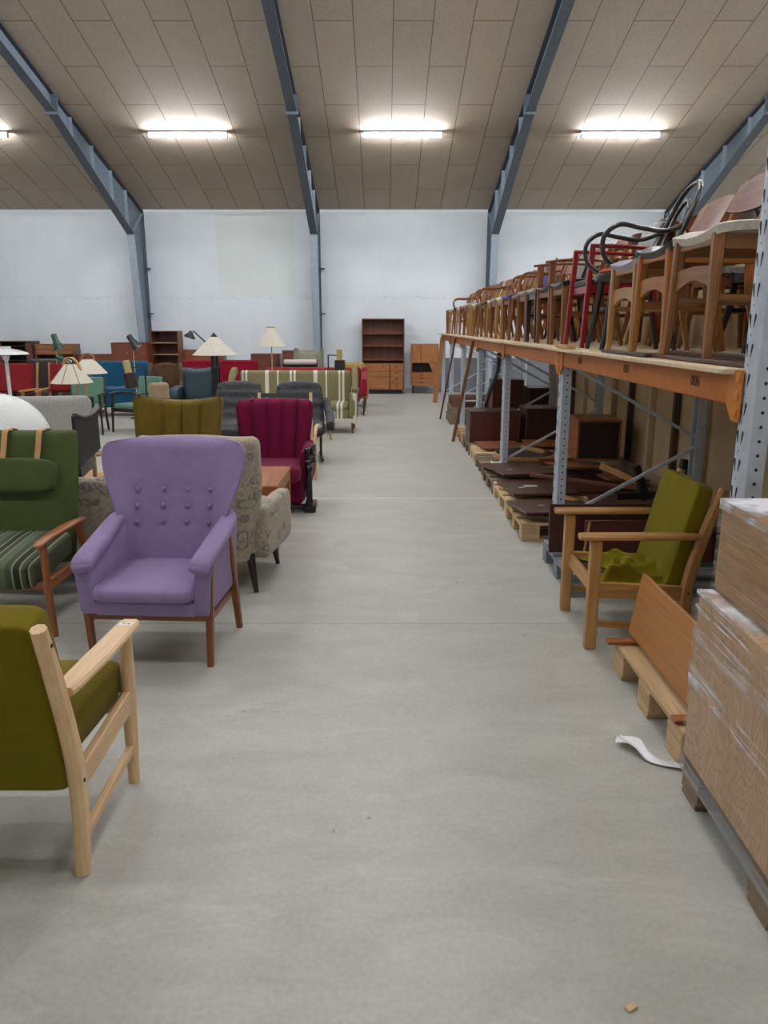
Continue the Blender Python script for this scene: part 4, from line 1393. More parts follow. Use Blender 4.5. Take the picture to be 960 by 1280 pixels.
def danish(name, label, w='oak', seat='white', apron='arch', back='board', arms=False, sh=0.47, bh=0.80, wid=0.46, dep=0.44, splay=0.03):
    t = thing(name, label, 'chair')
    W = chair_wood(w)
    S = seat_mat(seat)
    hx, f, r = wid / 2 - 0.03, -dep / 2 + 0.03, dep / 2 - 0.03
    ztop = 0.64 if arms else sh - 0.03
    for s in (-1, 1):
        part('leg', sq_leg((s * (hx + splay), f - splay * 0.6, 0), (s * hx, f, ztop), 0.028, 0.044, 0.028, 0.05), W, t)
        p = smooth_path([(s * (hx - 0.01 + splay * 0.6), r + 0.07, 0), (s * (hx - 0.02), r + 0.005, 0.28), (s * (hx - 0.02), r, sh), (s * (hx - 0.025), r + 0.05, 0.66), (s * (hx - 0.03), r + 0.105, bh - 0.01)], 4)
        m = MB(); m.sweep(p, 0.024, lerp_list([0.028, 0.042, 0.045, 0.036, 0.022], len(p)), (1, 0, 0), ch=0.25)
        part('back_leg', m, W, t)
        m = MB(); m.bar((s * hx, f, sh - 0.06), (s * (hx - 0.015), r, sh - 0.065), 0.02, 0.06); part('side_rail', m, W, t)
        m = MB(); m.bar((s * (hx + splay * 0.5), f - 0.005, 0.24), (s * (hx), r + 0.02, 0.235), 0.016, 0.026); part('stretcher', m, W, t)
        if arms:
            p = smooth_path([(s * (hx + 0.005), f - 0.05, 0.645), (s * (hx + 0.02), f + 0.1, 0.66), (s * (hx + 0.015), 0.1, 0.665), (s * (hx - 0.015), r + 0.03, 0.655)], 4)
            m = MB(); m.sweep(p, lerp_list([0.04, 0.052, 0.045, 0.03], len(p)), 0.022, (1, 0, 0), n=10, e=0.7, cap_round=True); part('armrest', m, W, t)
    if apron == 'arch':
        pts = []
        for k in range(13):
            q = k / 12
            pts.append((-hx + 2 * hx * q, sh - 0.225 + 0.045 * math.sin(PI * q)))
        top = [(hx, sh - 0.075), (-hx, sh - 0.075)]
        m = MB()
        # arched rail lower on the front legs
        poly = [(f - 0.012, 0)] and [(p[0], p[1] - 0.02) for p in pts] + [(hx, sh - 0.15), (0.0, sh - 0.142), (-hx, sh - 0.15)]
        m.prism([(z, x) for x, z in poly][::-1], f - 0.01, f + 0.01, 1)
        part('front_apron', m, W, t)
        m = MB(); m.bar((-hx, f, sh - 0.045), (hx, f, sh - 0.045), 0.02, 0.05, (0, 1, 0)); part('front_rail', m, W, t)
    else:
        m = MB(); m.bar((-hx, f, sh - 0.06), (hx, f, sh - 0.06), 0.02, 0.065, (0, 1, 0)); part('front_rail', m, W, t)
    m = MB(); m.bar((-hx, r, sh - 0.06), (hx, r, sh - 0.06), 0.02, 0.05, (0, 1, 0)); part('back_rail', m, W, t)
    m = MB(); m.bar((-hx, 0.0, 0.235), (hx, 0.0, 0.235), 0.03, 0.014, (0, 1, 0)); part('cross_stretcher', m, W, t)
    # upholstered seat with a dipped front edge
    def seat(u, v):
        x = (u - 0.5) * wid
        y = -dep / 2 + dep * v
        e = min(1, 8 * min(u, 1 - u, v, 1 - v) + 0.25)
        return (x, y, sh - 0.012 + 0.022 * (2 * u - 1) ** 2 - 0.02 * (1 - v) ** 6 + 0.022 * e)
    m = MB(); m.sheet(seat, 20, 12, 0.034); part('seat', m, S, t, angle=75)
    bw = hx + 0.01
    if back == 'board':
        def bd(u, v):
            x = (u - 0.5) * 2 * bw
            q = 2 * u - 1
            zc0 = bh - 0.085
            half = 0.085 * (1 - 0.3 * abs(q) ** 3)
            y = r + 0.075 + 0.035 * (1 - q * q) + (v - 0.5) * 0.06 - 0.012
            return (x, y, zc0 + (v - 0.5) * 2 * half - 0.01 * q * q)
        m = MB(); m.sheet(bd, 18, 8, -0.014); part('backrest', m, wood('5c3220', '854f33', 0.35) if w in ('oak', 'honey', 'light') else W, t, angle=60)
    elif back == 'slats':
        for z in (0.58, 0.675, 0.765):
            m = MB(); m.sweep(smooth_path([(-hx + 0.02, r + 0.02 + (z - 0.5) * 0.28, z), (0, r + 0.055 + (z - 0.5) * 0.28, z), (hx - 0.02, r + 0.02 + (z - 0.5) * 0.28, z)], 4), 0.05, 0.014, (0, 0.25, 1)); part('back_slat', m, W, t)
    elif back == 'pad':
        m = MB(); m.cush((0, r + 0.06, 0.66), (2 * hx - 0.03, 0.05, 0.24), 0.35, 0.3, 24, 12, M=Matrix.Rotation(math.radians(-14), 3, 'X').to_4x4()); part('back_pad', m, S, t, angle=70)
    elif back == 'spindle':
        m = MB(); m.sweep(smooth_path([(-hx - 0.01, r + 0.09, bh - 0.03), (0, r + 0.14, bh), (hx + 0.01, r + 0.09, bh - 0.03)], 5), 0.06, 0.02, (0, 0, 1)); part('top_rail', m, W, t)
        for k in range(5):
            x = -hx * 0.7 + hx * 1.4 * k / 4
            m = MB(); m.tube([(x, r, sh - 0.03), (x * 1.05, r + 0.11, bh - 0.03)], 0.008, 8); part('spindle', m, W, t)
    return t

def bentwood(label):
    t = thing('bentwood_armchair', label, 'chair')
    B = plain('1b1a1b', 0.28, 0, 0.4)
    sh = 0.46
    m = MB(); m.lathe([(0.19, -0.045), (0.215, -0.04), (0.22, -0.02), (0.215, 0.0), (0.18, 0.004)], 32, (0, 0, sh)); part('seat_ring', m, B, t)
    m = MB(); m.lathe([(0.195, 0.0), (0.2, 0.012), (0.17, 0.032), (0.09, 0.045), (0.0, 0.05)], 32, (0, 0, sh + 0.002)); part('seat_pad', m, fabric('9c4a2c', 0.1), t, 'rust orange seat pad')
    for s in (-1, 1):
        part('leg', MB().tube(smooth_path([(s * 0.2, -0.2, 0), (s * 0.175, -0.165, 0.2), (s * 0.15, -0.14, sh - 0.03)], 4), lerp_list([0.015, 0.018, 0.02], 9), 12), B, t)
        part('leg', MB().tube(smooth_path([(s * 0.18, 0.25, 0), (s * 0.16, 0.2, 0.2), (s * 0.15, 0.16, sh - 0.02)], 4), lerp_list([0.014, 0.016, 0.018], 9), 12), B, t)
        # arm loop: starts at the back hoop, dips, loops forward down to the seat
        p = smooth_path([(s * 0.17, 0.26, 0.74), (s * 0.235, 0.12, 0.69), (s * 0.25, -0.02, 0.705), (s * 0.245, -0.15, 0.725), (s * 0.235, -0.235, 0.66), (s * 0.225, -0.225, 0.55), (s * 0.205, -0.13, 0.475), (s * 0.2, -0.04, 0.455)], 7)
        m = MB(); m.tube(p, 0.0145, 12); part('armrest', m, B, t)
    m = MB(); m.tube([(0.165 * math.cos(a), 0.16 * math.sin(a), 0.25) for a in [2 * PI * k / 28 for k in range(28)]], 0.011, 8, True); part('ring_stretcher', m, B, t)
    p = smooth_path([(-0.175, 0.15, sh - 0.02), (-0.195, 0.2, 0.62), (-0.2, 0.28, 0.82), (-0.14, 0.335, 0.95), (0, 0.355, 0.99), (0.14, 0.335, 0.95), (0.2, 0.28, 0.82), (0.195, 0.2, 0.62), (0.175, 0.15, sh - 0.02)], 6)
    m = MB(); m.tube(p, 0.0155, 12); part('back_hoop', m, B, t)
    p = smooth_path([(-0.1, 0.17, sh), (-0.12, 0.22, 0.64), (-0.1, 0.285, 0.82), (0, 0.315, 0.89), (0.1, 0.285, 0.82), (0.12, 0.22, 0.64), (0.1, 0.17, sh)], 6)
    m = MB(); m.tube(p, 0.012, 10); part('inner_hoop', m, B, t)
    return t

def red_armchair(label):
    t = thing('red_armchair', label, 'chair')
    R = chair_wood('red')
    for s in (-1, 1):
        part('leg', sq_leg((s * 0.24, -0.24, 0), (s * 0.225, -0.2, 0.66), 0.03, 0.036), R, t)
        part('leg', sq_leg((s * 0.22, 0.27, 0), (s * 0.205, 0.2, 0.62), 0.03, 0.034), R, t)
        m = MB(); m.sweep(smooth_path([(s * 0.225, -0.215, 0.66), (s * 0.228, 0.0, 0.655), (s * 0.205, 0.24, 0.64)], 4), 0.04, 0.026, (1, 0, 0), ch=0.3); part('armrest', m, R, t)
        m = MB(); m.bar((s * 0.22, -0.2, 0.39), (s * 0.21, 0.2, 0.385), 0.02, 0.055); part('side_rail', m, R, t)
        m = MB(); m.bar((s * 0.2, 0.21, 0.6), (s * 0.19, 0.3, 0.83), 0.024, 0.03); part('back_post', m, R, t)
    m = MB(); m.bar((-0.21, -0.2, 0.39), (0.21, -0.2, 0.39), 0.02, 0.055, (0, 1, 0)); part('front_rail', m, R, t)
    m = MB(); m.cush((0, 0, 0.43), (0.44, 0.44, 0.06), 0.4, 0.2, 24, 10); part('seat', m, leather('121316', 0.35), t, 'black leather seat')
    m = MB(); m.cush((0, 0.245, 0.71), (0.40, 0.045, 0.24), 0.3, 0.3, 24, 12, M=Matrix.Rotation(math.radians(-18), 3, 'X').to_4x4()); part('back_pad', m, leather('121316', 0.3), t, 'black leather back pad')
    return t

def bent_arm(label, w='teak'):
    """armchair with continuous bent arm bow"""
    t = thing('bow_armchair', label, 'chair')
    W = chair_wood(w)
    for s in (-1, 1):
        part('leg', MB().tube([(s * 0.23, -0.22, 0), (s * 0.2, -0.18, 0.43)], [0.013, 0.019], 10), W, t)
        part('leg', MB().tube([(s * 0.21, 0.22, 0), (s * 0.18, 0.17, 0.43)], [0.013, 0.019], 10), W, t)
        m = MB(); m.tube(smooth_path([(s * 0.21, -0.16, 0.44), (s * 0.25, -0.2, 0.58), (s * 0.255, -0.14, 0.655), (s * 0.25, 0.05, 0.66), (s * 0.2, 0.22, 0.69)], 5), 0.014, 10); part('armrest', m, W, t)
    m = MB(); m.cush((0, 0, 0.44), (0.45, 0.44, 0.05), 0.5, 0.3, 28, 10); part('seat', m, seat_mat('grey'), t)
    m = MB(); m.sheet(lambda u, v: ((u - 0.5) * 0.46, 0.2 + 0.08 * (1 - (2 * u - 1) ** 2) + 0.05 * v, 0.66 + 0.14 * v - 0.02 * (2 * u - 1) ** 2), 16, 6, -0.014); part('backrest', m, W, t)
    for k in range(4):
        x = -0.12 + 0.08 * k
        m = MB(); m.tube([(x, 0.18, 0.45), (x * 1.1, 0.265, 0.68)], 0.007, 8); part('spindle', m, W, t)
    return t

def put(t, y, x=1.50, rz=-90, z=None):
    t.location = (x, y, (ZS + 0.002 if z is None else z))
    t.rotation_euler = (0, 0, math.radians(rz))
    return t
G1 = 'chairs along the front of the rack'
G2 = 'chairs in the second row on the rack'
ZB = ZS + 0.018
c1 = put(danish('dining_chair', 'brown oak dining chair with pink-printed white seat, nearest on the rack', 'oak', 'white', splay=0.03, sh=0.515, bh=0.85), 3.38, 1.51, -90, ZB); c1['group'] = G1
c2 = put(danish('dining_chair', 'honey-coloured dining chair with dark green seat, second on the rack', 'honey', 'green', splay=0.02, sh=0.505, bh=0.84), 3.91, 1.52, -90, ZB); c2['group'] = G1
c3 = put(danish('dining_chair', 'light oak dining chair with mauve seat, between the green seat and bentwood chairs', 'light', 'mauve', splay=0.02, sh=0.495, bh=0.82), 4.41, 1.53, -90); c3['group'] = G1
c4 = put(bentwood('black bentwood armchair with looping arms and rust seat pad on the rack'), 5.0, 1.545, -92); c4['group'] = G1
c5 = put(red_armchair('red-painted armchair with black leather back behind the bentwood chair'), 5.54, 1.58, -90); c5['group'] = G1
c6 = put(danish('dining_chair', 'oak chair with black dipped seat, just beyond the red armchair', 'oak', 'black', 'plain', 'slats', splay=0.0), 6.12, 1.54, -90); c6['group'] = G1
c7 = put(danish('dining_armchair', 'teak armchair with slim armrests and black seat, second beyond the red chair', 'teak', 'black', 'plain', 'board', True, splay=0.0), 6.66, 1.54, -88); c7['group'] = G1
c8 = put(danish('dining_chair', 'black-legged chair with grey seat, third beyond the red chair', 'black', 'grey', 'plain', 'pad', splay=0.0), 7.18, 1.54, -90); c8['group'] = G1
c9 = put(danish('dining_chair', 'reddish teak chair with grey woven seat, fourth beyond the red chair', 'teak', 'grey', 'plain', 'board', splay=0.0), 7.66, 1.54, -90); c9['group'] = G1
c10 = put(bent_arm('teak bow-arm chair with grey seat at the middle of the rack'), 8.2, 1.56, -90); c10['group'] = G1
c11 = put(danish('dining_chair', 'teak chair with purple back pad at the middle of the rack', 'teak', 'purple', 'plain', 'pad', splay=0.0, bh=0.86), 8.72, 1.55, -90); c11['group'] = G1
c12 = put(danish('spindle_chair', 'pine spindle-back chair with cream seat beyond the purple chair', 'pine', 'cream', 'plain', 'spindle', splay=0.03), 9.22, 1.55, -90); c12['group'] = G1
protos = [c6, c9, c12, c3, c10, c8, c1, c7]
names = ['oak slat-back chair with black seat', 'teak board-back chair with grey seat', 'pine spindle-back chair with cream seat', 'light oak chair with mauve seat', 'teak bow-arm chair with grey seat', 'black-legged chair with grey pads', 'oak chair with white printed seat', 'teak armchair with black seat']
ords = 'thirteenth fourteenth fifteenth sixteenth seventeenth eighteenth nineteenth twentieth twenty-first twenty-second twenty-third twenty-fourth twenty-fifth twenty-sixth twenty-seventh twenty-eighth'.split()
y = 9.72
order = [1, 2, 0, 4, 2, 3, 1, 2, 6, 2, 0, 4, 2, 1, 2, 3]
rnd = random.Random(11)
for i in range(14):
    k = order[i]
    copy_thing(protos[k], protos[k].name.split('.')[0], names[k] + ', ' + ords[i] + ' along the rack front', (1.55 + rnd.uniform(-0.03, 0.03), y, ZS + 0.002), -90 + rnd.uniform(-5, 5), G1)
    y += 0.515
# second row near the partition
y = 3.3
o2 = [7, 0, 5, 1, 6, 3, 0, 1, 4, 2, 5, 2, 1, 0]
for i in range(14):
    k = o2[i]
    copy_thing(protos[k], protos[k].name.split('.')[0], names[k] + ', ' + ['first', 'second', 'third', 'fourth', 'fifth', 'sixth', 'seventh', 'eighth', 'ninth', 'tenth', 'eleventh', 'twelfth', 'thirteenth', 'fourteenth'][i] + ' in the rear row', (2.21, y, ZS + 0.002), 90 + rnd.uniform(-8, 8), G2)
    y += 0.56 if i < 8 else 0.75
# ================================================================ MIDDLE AND FAR FURNITURE
def olive_chair():
    t = thing('channel_back_armchair', 'olive velvet channel-back armchair behind the leaf-patterned wing chair', 'armchair', (-1.75, 6.33, 0), 0)
    F = fabric('665412', 0.14, 0.2, 0.4, 0.7)
    def wf(q): return 0.335 + 0.055 * q
    def cf(q, s):
        e = [-1.02, -0.44, -0.22, 0.0, 0.22, 0.44, 1.02]
        for i in range(6):
            if q <= e[i + 1]:
                return i + (q - e[i]) / (e[i + 1] - e[i])
        return 5.99
    b = back_loft((0.38, 1.0), wf, lambda q: 0.22 + 0.15 * q, 0.14, wing=0.16, wing0=0.42, corner=0.05, M=54, rings=16, chan=6, cd=0.03, cfun=cf,
                  top=lambda x: 0.045 * x * x - 0.02)
    part('backrest', b, F, t, angle=60)
    m = MB(); m.cush((0, -0.05, 0.40), (0.6, 0.6, 0.16), 0.4, 0.2, 32, 12); part('seat_cushion', m, F, t, angle=70)
    m = MB(); m.box((0, 0.0, 0.26), (0.62, 0.58, 0.16), 0.03); part('seat_base', m, F, t)
    for s in (-1, 1):
        m = MB(); m.sweep([(s * 0.33, -0.28, 0.42), (s * 0.335, 0.0, 0.44), (s * 0.34, 0.24, 0.48)], 0.1, [0.3, 0.32, 0.36], (1, 0, 0), n=18, e=0.55, cap_round=True); part('arm', m, F, t, angle=60)
        for yy in (-0.26, 0.26):
            part('leg', round_leg((s * 0.3, yy, 0), (s * 0.28, yy, 0.19), 0.016, 0.026), DARKW, t)
olive_chair()

def sofa(name, label, loc, rz, w, d, h, F, cat='sofa', back_h=None, seat_h=0.42, arm='round', arm_h=0.6, arm_w=0.14, W=DARKW, leg_h=0.16, tufts=None, post=None, seatF=None, back_d=0.16, arm_mat=None, ncush=1, top=None, recl=0.1, wing=0.0, piping=None, group=None):
    """general upholstered settee facing -Y"""
    t = thing(name, label, cat, loc, rz, group)
    sf = seatF or F
    hw = w / 2
    iw = hw - (arm_w if arm != 'none' else 0)
    dim = []
    if tufts:
        nx, nz = tufts
        for a in range(nx):
            for b in range(nz):
                dim.append((-iw * 0.86 + 1.72 * iw * (a + 0.5 * (b % 2) * (1 if nx > 1 else 0)) / max(nx - 0.5, 1), seat_h + 0.12 + (h - seat_h - 0.2) * b / max(nz - 1, 1), 0.02))
    b = back_loft((leg_h + 0.02, h), lambda q: iw + 0.01, lambda q: d / 2 - back_d / 2 - recl * (1 - q), back_d, wing=wing, wing0=0.6, corner=0.05, M=30 if not tufts else 60, rings=12 if not tufts else 30, dimples=dim, top=top)
    part('backrest', b, F, t, angle=60)
    m = MB(); m.box((0, -0.02, (leg_h + seat_h - 0.1) / 2 + 0.02), (2 * iw, d - 0.12, seat_h - 0.08 - leg_h), 0.02); part('seat_base', m, F, t)
    for k in range(ncush):
        cw = 2 * iw / ncush
        m = MB(); m.cush((-iw + cw * (k + 0.5), -0.06, seat_h - 0.05), (cw - 0.006, d - back_d - 0.02, 0.14), 0.35, 0.16, 32, 12, bulge=0.1); part('seat_cushion', m, sf, t, angle=70)
    for s in (-1, 1):
        A = arm_mat or F
        if arm == 'round':
            m = MB(); m.sweep([(s * (hw - arm_w / 2), -d / 2 + 0.05, (arm_h + leg_h) / 2), (s * (hw - arm_w / 2), d / 2 - 0.06, (arm_h + leg_h) / 2)], arm_w, arm_h - leg_h, (1, 0, 0), n=20, e=0.45, cap_round=True); part('arm', m, A, t, angle=60)
        elif arm == 'box':
            m = MB(); m.box((s * (hw - arm_w / 2), -0.0, (arm_h + leg_h) / 2), (arm_w, d - 0.04, arm_h - leg_h), 0.025); part('arm', m, A, t)
        elif arm == 'wing':
            m = MB()
            m.sweep(smooth_path([(s * (hw - 0.06), -d / 2 + 0.06, arm_h - 0.06), (s * (hw - 0.05), 0, arm_h), (s * (hw - 0.06), d / 2 - 0.18, h - 0.22), (s * (hw - 0.07), d / 2 - 0.06, h - 0.06)], 5), arm_w * 0.8, lerp_list([0.3, 0.34, 0.42, 0.2], 16), (1, 0, 0), n=18, e=0.6, cap_round=True); part('wing', m, A, t, angle=60)
            m = MB(); m.sweep([(s * (hw - 0.07), -d / 2 + 0.05, arm_h - 0.1), (s * (hw - 0.07), d / 2 - 0.1, arm_h - 0.08)], arm_w, 0.28, (1, 0, 0), n=18, e=0.55, cap_round=True); part('arm', m, A, t, angle=60)
        for yy in (-d / 2 + 0.08, d / 2 - 0.08):
            part('leg', sq_leg((s * (hw - 0.07), yy, 0), (s * (hw - 0.07), yy, leg_h + 0.03), 0.028, 0.042), W, t)
    return t

# striped olive and cream sofa
STR = stripes(0.77, ((0.0, 'd8d4c4'), (0.075, '7d7653'), (0.245, 'd8d4c4'), (0.275, '7d7653'), (0.51, 'd8d4c4'), (0.55, '7d7653'), (0.585, 'd8d4c4'), (0.63, '7d7653')), 0, off=0.62)
def striped_sofa():
    t = sofa('sofa', 'olive sofa with cream vertical stripes, facing the camera in mid room', (-1.41, 12.05, 0), 0, 1.99, 0.8, 0.92, STR, arm='round', arm_h=0.62, arm_w=0.12, W=wood('6b3220', '8d4a30'), leg_h=0.17, seat_h=0.44, ncush=1, recl=0.08)
    CR = fabric('d6d1bf', 0.06)
    for s in (-1, 1):
        m = MB(); m.box((s * 0.963, -0.375, 0.38), (0.06, 0.03, 0.46), 0.008); part('arm_front', m, CR, t, 'cream arm front panel')
        m = MB(); m.sweep(smooth_path([(s * 0.945, 0.2, 0.92), (s * 0.955, 0.05, 0.86), (s * 0.96, -0.08, 0.72), (s * 0.96, -0.2, 0.63)], 5), 0.1, 0.12, (1, 0, 0), n=16, e=0.6, cap_round=True); part('wing', m, STR, t, angle=60)
    m = MB(); m.box((0, -0.375, 0.2), (1.89, 0.03, 0.06), 0.006); part('front_border', m, CR, t, 'cream border along the seat front')
striped_sofa()

RED = fabric('8d2030', 0.1, 0.2, 0.3)
def red_sofa():
    t = sofa('wing_sofa', 'bright red wing sofa with grey seat, behind the striped sofa', (-1.28, 14.5, 0), 0, 1.95, 0.85, 0.84, RED, arm='wing', arm_h=0.58, arm_w=0.14, W=wood('1d1310', '6b4630'), leg_h=0.24, seat_h=0.46, seatF=fabric('8c8a86', 0.1), recl=0.12)
red_sofa()
CRIM = fabric('7b1024', 0.1, 0.2, 0.3)
sofa('tufted_sofa', 'long crimson button-tufted sofa in front of the drawer chest', (-3.37, 15.7, 0), 0, 1.75, 0.8, 0.93, CRIM, arm='box', arm_h=0.55, arm_w=0.1, tufts=(9, 2), ncush=2)
BLUE = fabric('1d4f6b', 0.1, 0.2, 0.3)
sofa('sofa', 'petrol blue sofa behind the mint green armchairs', (-4.95, 14.3, 0), 6, 1.35, 0.8, 0.97, BLUE, arm='round', arm_h=0.66, seat_h=0.5, ncush=2)
sofa('leather_sofa', 'dark brown leather sofa before the far left secretaire', (-6.5, 14.6, 0), 0, 0.95, 0.8, 1.0, leather('2a1815', 0.4), arm='round', arm_h=0.6)
sofa('club_chair', 'petrol green leather club chair left of the black lamp base', (-3.02, 12.5, 0), 8, 0.84, 0.8, 0.92, leather('163038', 0.28, 0.5), cat='armchair', arm='round', arm_h=0.66, arm_w=0.17, back_d=0.2, top=lambda x: 0.03 * x * x)
sofa('wingback_armchair', 'brown button-tufted wingback armchair below the small bookcase', (-3.75, 13.3, 0), 12, 0.62, 0.72, 0.99, fabric('54402f', 0.12), cat='armchair', arm='wing', arm_h=0.56, arm_w=0.1, tufts=(4, 2), seatF=fabric('7d6a66', 0.1), wing=0.08, top=lambda x: -0.04 * x * x)
sofa('armchair', 'small beige velvet armchair beside the mint green chair', (-3.25, 11.3, 0), 50, 0.28, 0.34, 0.80, fabric('9e8a70', 0.1, 0.2, 0.4), cat='armchair', arm='none', recl=0.05)
sofa('armchair', 'mustard striped low armchair behind the red wing sofa', (-0.70, 15.9, 0), 0, 0.76, 0.75, 0.875, ribbed('a58b4a', 0.09), cat='armchair', arm='round', arm_h=0.55, arm_w=0.1)
def pale_wing():
    t = sofa('wingback_armchair', 'pale grey-beige wingback armchair with small cushion near the far wall', (-1.60, 16.4, 0), 0, 0.82, 0.8, 1.07, fabric('8d8a78', 0.08), cat='armchair', arm='round', arm_h=0.58, arm_w=0.1, wing=0.14, top=lambda x: 0.11 * x * x - 0.02, leg_h=0.2)
pale_wing()
m = MB(); m.cush((0, 0, 0), (0.32, 0.1, 0.26), 0.5, 0.4, 24, 12)
o = part('scatter_cushion', m, fabric('858370', 0.1), loc=(-1.60, 16.35, 0.86), rot=(-0.15, 0, 0)); tag(o, 'small square cushion on the pale wingback armchair', 'cushion')

# grey sofa with dark leather wing side
def grey_sofa():
    t = thing('sofa', 'grey ribbed sofa with black leather arm panel, behind the green chair', 'sofa', (-3.12, 6.5, 0), 10)
    G = ribbed('a8a5a0', 0.013)
    BLK = leather('14171c', 0.45, 0.2)
    b = back_loft((0.5, 1.0), lambda q: 0.56, lambda q: 0.2 + 0.1 * q, 0.09, corner=0.07, M=30)
    part('backrest', b, G, t, angle=60)
    m = MB(); m.box((0, 0.305, 0.74), (1.16, 0.02, 0.5), 0.008); part('back_shell', m, BLK, t, 'dark shell behind the back cushion')
    m = MB(); m.cush((0, -0.1, 0.56), (1.12, 0.62, 0.13), 0.3, 0.14, 32, 12); part('seat_cushion', m, fabric('a3a29e', 0.08), t, 'light grey seat cushion', angle=70)
    m = MB(); m.box((0, -0.1, 0.42), (1.12, 0.62, 0.12), 0.02); part('seat_base', m, BLK, t)
    for s in (-1, 1):
        m = MB()
        def panel(u, v):
            y = -0.62 + 0.60 * u
            top = 0.875 + 0.04 * (2 * u - 1) ** 2 + 0.0 * u
            bot = 0.50 + 0.07 * u
            return (s * (0.60 + 0.06 * u), y, bot + (top - bot) * v)
        m.sheet(panel, 14, 8, 0.03 * s); part('arm_panel', m, BLK, t, 'black leather side panel')
        m = MB(); m.sweep([(s * (0.60 + 0.06 * u), -0.62 + 0.6 * u, 0.887 + 0.04 * (2 * u - 1) ** 2) for u in [k / 8 for k in range(9)]], 0.05, 0.022, (1, 0, 0), n=10, e=0.7); part('arm_cap', m, wood('3c2a24', '5a4238', 0.35), t, 'dark wooden arm cap')
        part('leg', sq_leg((s * 0.54, -0.36, 0), (s * 0.54, -0.36, 0.5), 0.03, 0.04), OAK, t)
        part('leg', sq_leg((s * 0.54, 0.26, 0), (s * 0.54, 0.26, 0.5), 0.03, 0.04), OAK, t)
        m = MB(); m.box((s * 0.54, -0.05, 0.40), (0.03, 0.62, 0.04), 0.004); part('side_rail', m, OAK, t)
grey_sofa()

# white dome lamp
def dome_lamp():
    t = thing('dome_lamp', 'big white acrylic dome lamp behind the green high-back chair', 'lamp', (-2.86, 5.62, 0))
    def speckled():
        n = NT('white_acrylic')
        s = n.noise(n.coord((1, 1, 1)), 22, 3, 0.7)
        n.color(n.ramp(s, [(0.62, 'e4e6e4'), (0.67, 'fafaf6')]))
        n.set(Roughness=0.3)
        return n.m
    m = MB()
    R0 = 0.38
    prof = [(R0, 0.0), (R0 + 0.004, 0.02)] + [(R0 * math.cos(a), 0.02 + 0.37 * math.sin(a)) for a in [PI / 2 * k / 14 for k in range(1, 14)]] + [(0.02, 0.39)]
    m.lathe(prof, 48, (0, 0, 0.735)); part('shade', m, speckled(), t, angle=60)
    m = MB(); m.tube([(0, 0, 0.02), (0, 0, 0.75)], 0.025, 14); part('stem', m, plain('e4e4e2', 0.3), t)
    m = MB(); m.lathe([(0.2, 0), (0.2, 0.015), (0.03, 0.03)], 32); part('base', m, plain('e4e4e2', 0.3), t)
dome_lamp()

# quilted black lounge chairs
def quilt_mat():
    t = NT('quilted_leather')
    v = t.coord((9, 9, 9))
    w = t.n('ShaderNodeTexVoronoi'); w.inputs['Scale'].default_value = 1.0
    t.l(v, w.inputs['Vector'])
    n = t.noise(t.coord(), 25, 4, 0.6, 1.0)
    t.color(t.ramp(n, [(0.3, '1f2126'), (0.7, '34373d')]))
    t.set(Roughness=0.5)
    t.bump(t.mix(0.5, w.outputs['Distance'], n), 0.7, 0.05)
    return t.m
QUILT = quilt_mat()
def quilted(label, loc, rz):
    t = thing('lounge_chair', label, 'lounge chair', loc, rz, 'quilted black lounge chairs')
    # wavy padded shell: one continuous cushion bent from back to seat
    p = smooth_path([(0, -0.42, 0.36), (0, -0.2, 0.40), (0, 0.1, 0.36), (0, 0.26, 0.5), (0, 0.36, 0.7), (0, 0.44, 0.84)], 6)
    m = MB()
    H = [0.12 + 0.06 * math.sin(k * 0.8) ** 2 for k in range(len(p))]
    m.sweep(p, lerp_list([0.5, 0.58, 0.6, 0.6, 0.6, 0.56], len(p)), H, (1, 0, 0), n=24, e=0.7, cap_round=True)
    part('quilted_cushion', m, QUILT, t, angle=70)
    for s in (-1, 1):
        m = MB(); m.sweep(smooth_path([(s * 0.33, -0.40, 0.44), (s * 0.35, -0.1, 0.50), (s * 0.33, 0.26, 0.66)], 4), 0.1, 0.12, (1, 0, 0), n=14, e=0.7, cap_round=True); part('arm_pad', m, QUILT, t, angle=70)
        m = MB(); m.sweep(smooth_path([(s * 0.24, -0.3, 0.012), (s * 0.24, 0.0, 0.0), (s * 0.24, 0.3, 0.012)], 4), 0.03, 0.03, (1, 0, 0)); part('runner', m, BLACKW, t)
        m = MB(); m.bar((s * 0.24, 0.05, 0.0), (s * 0.24, 0.08, 0.36), 0.03, 0.03); part('support', m, BLACKW, t)
    return t
quilted('quilted black lounge chair behind the olive velvet chair', (-1.85, 9.45, 0.015), 0)
quilted('quilted black lounge chair behind the burgundy chair, nearer the aisle', (-1.02, 9.4, 0.015), 8)

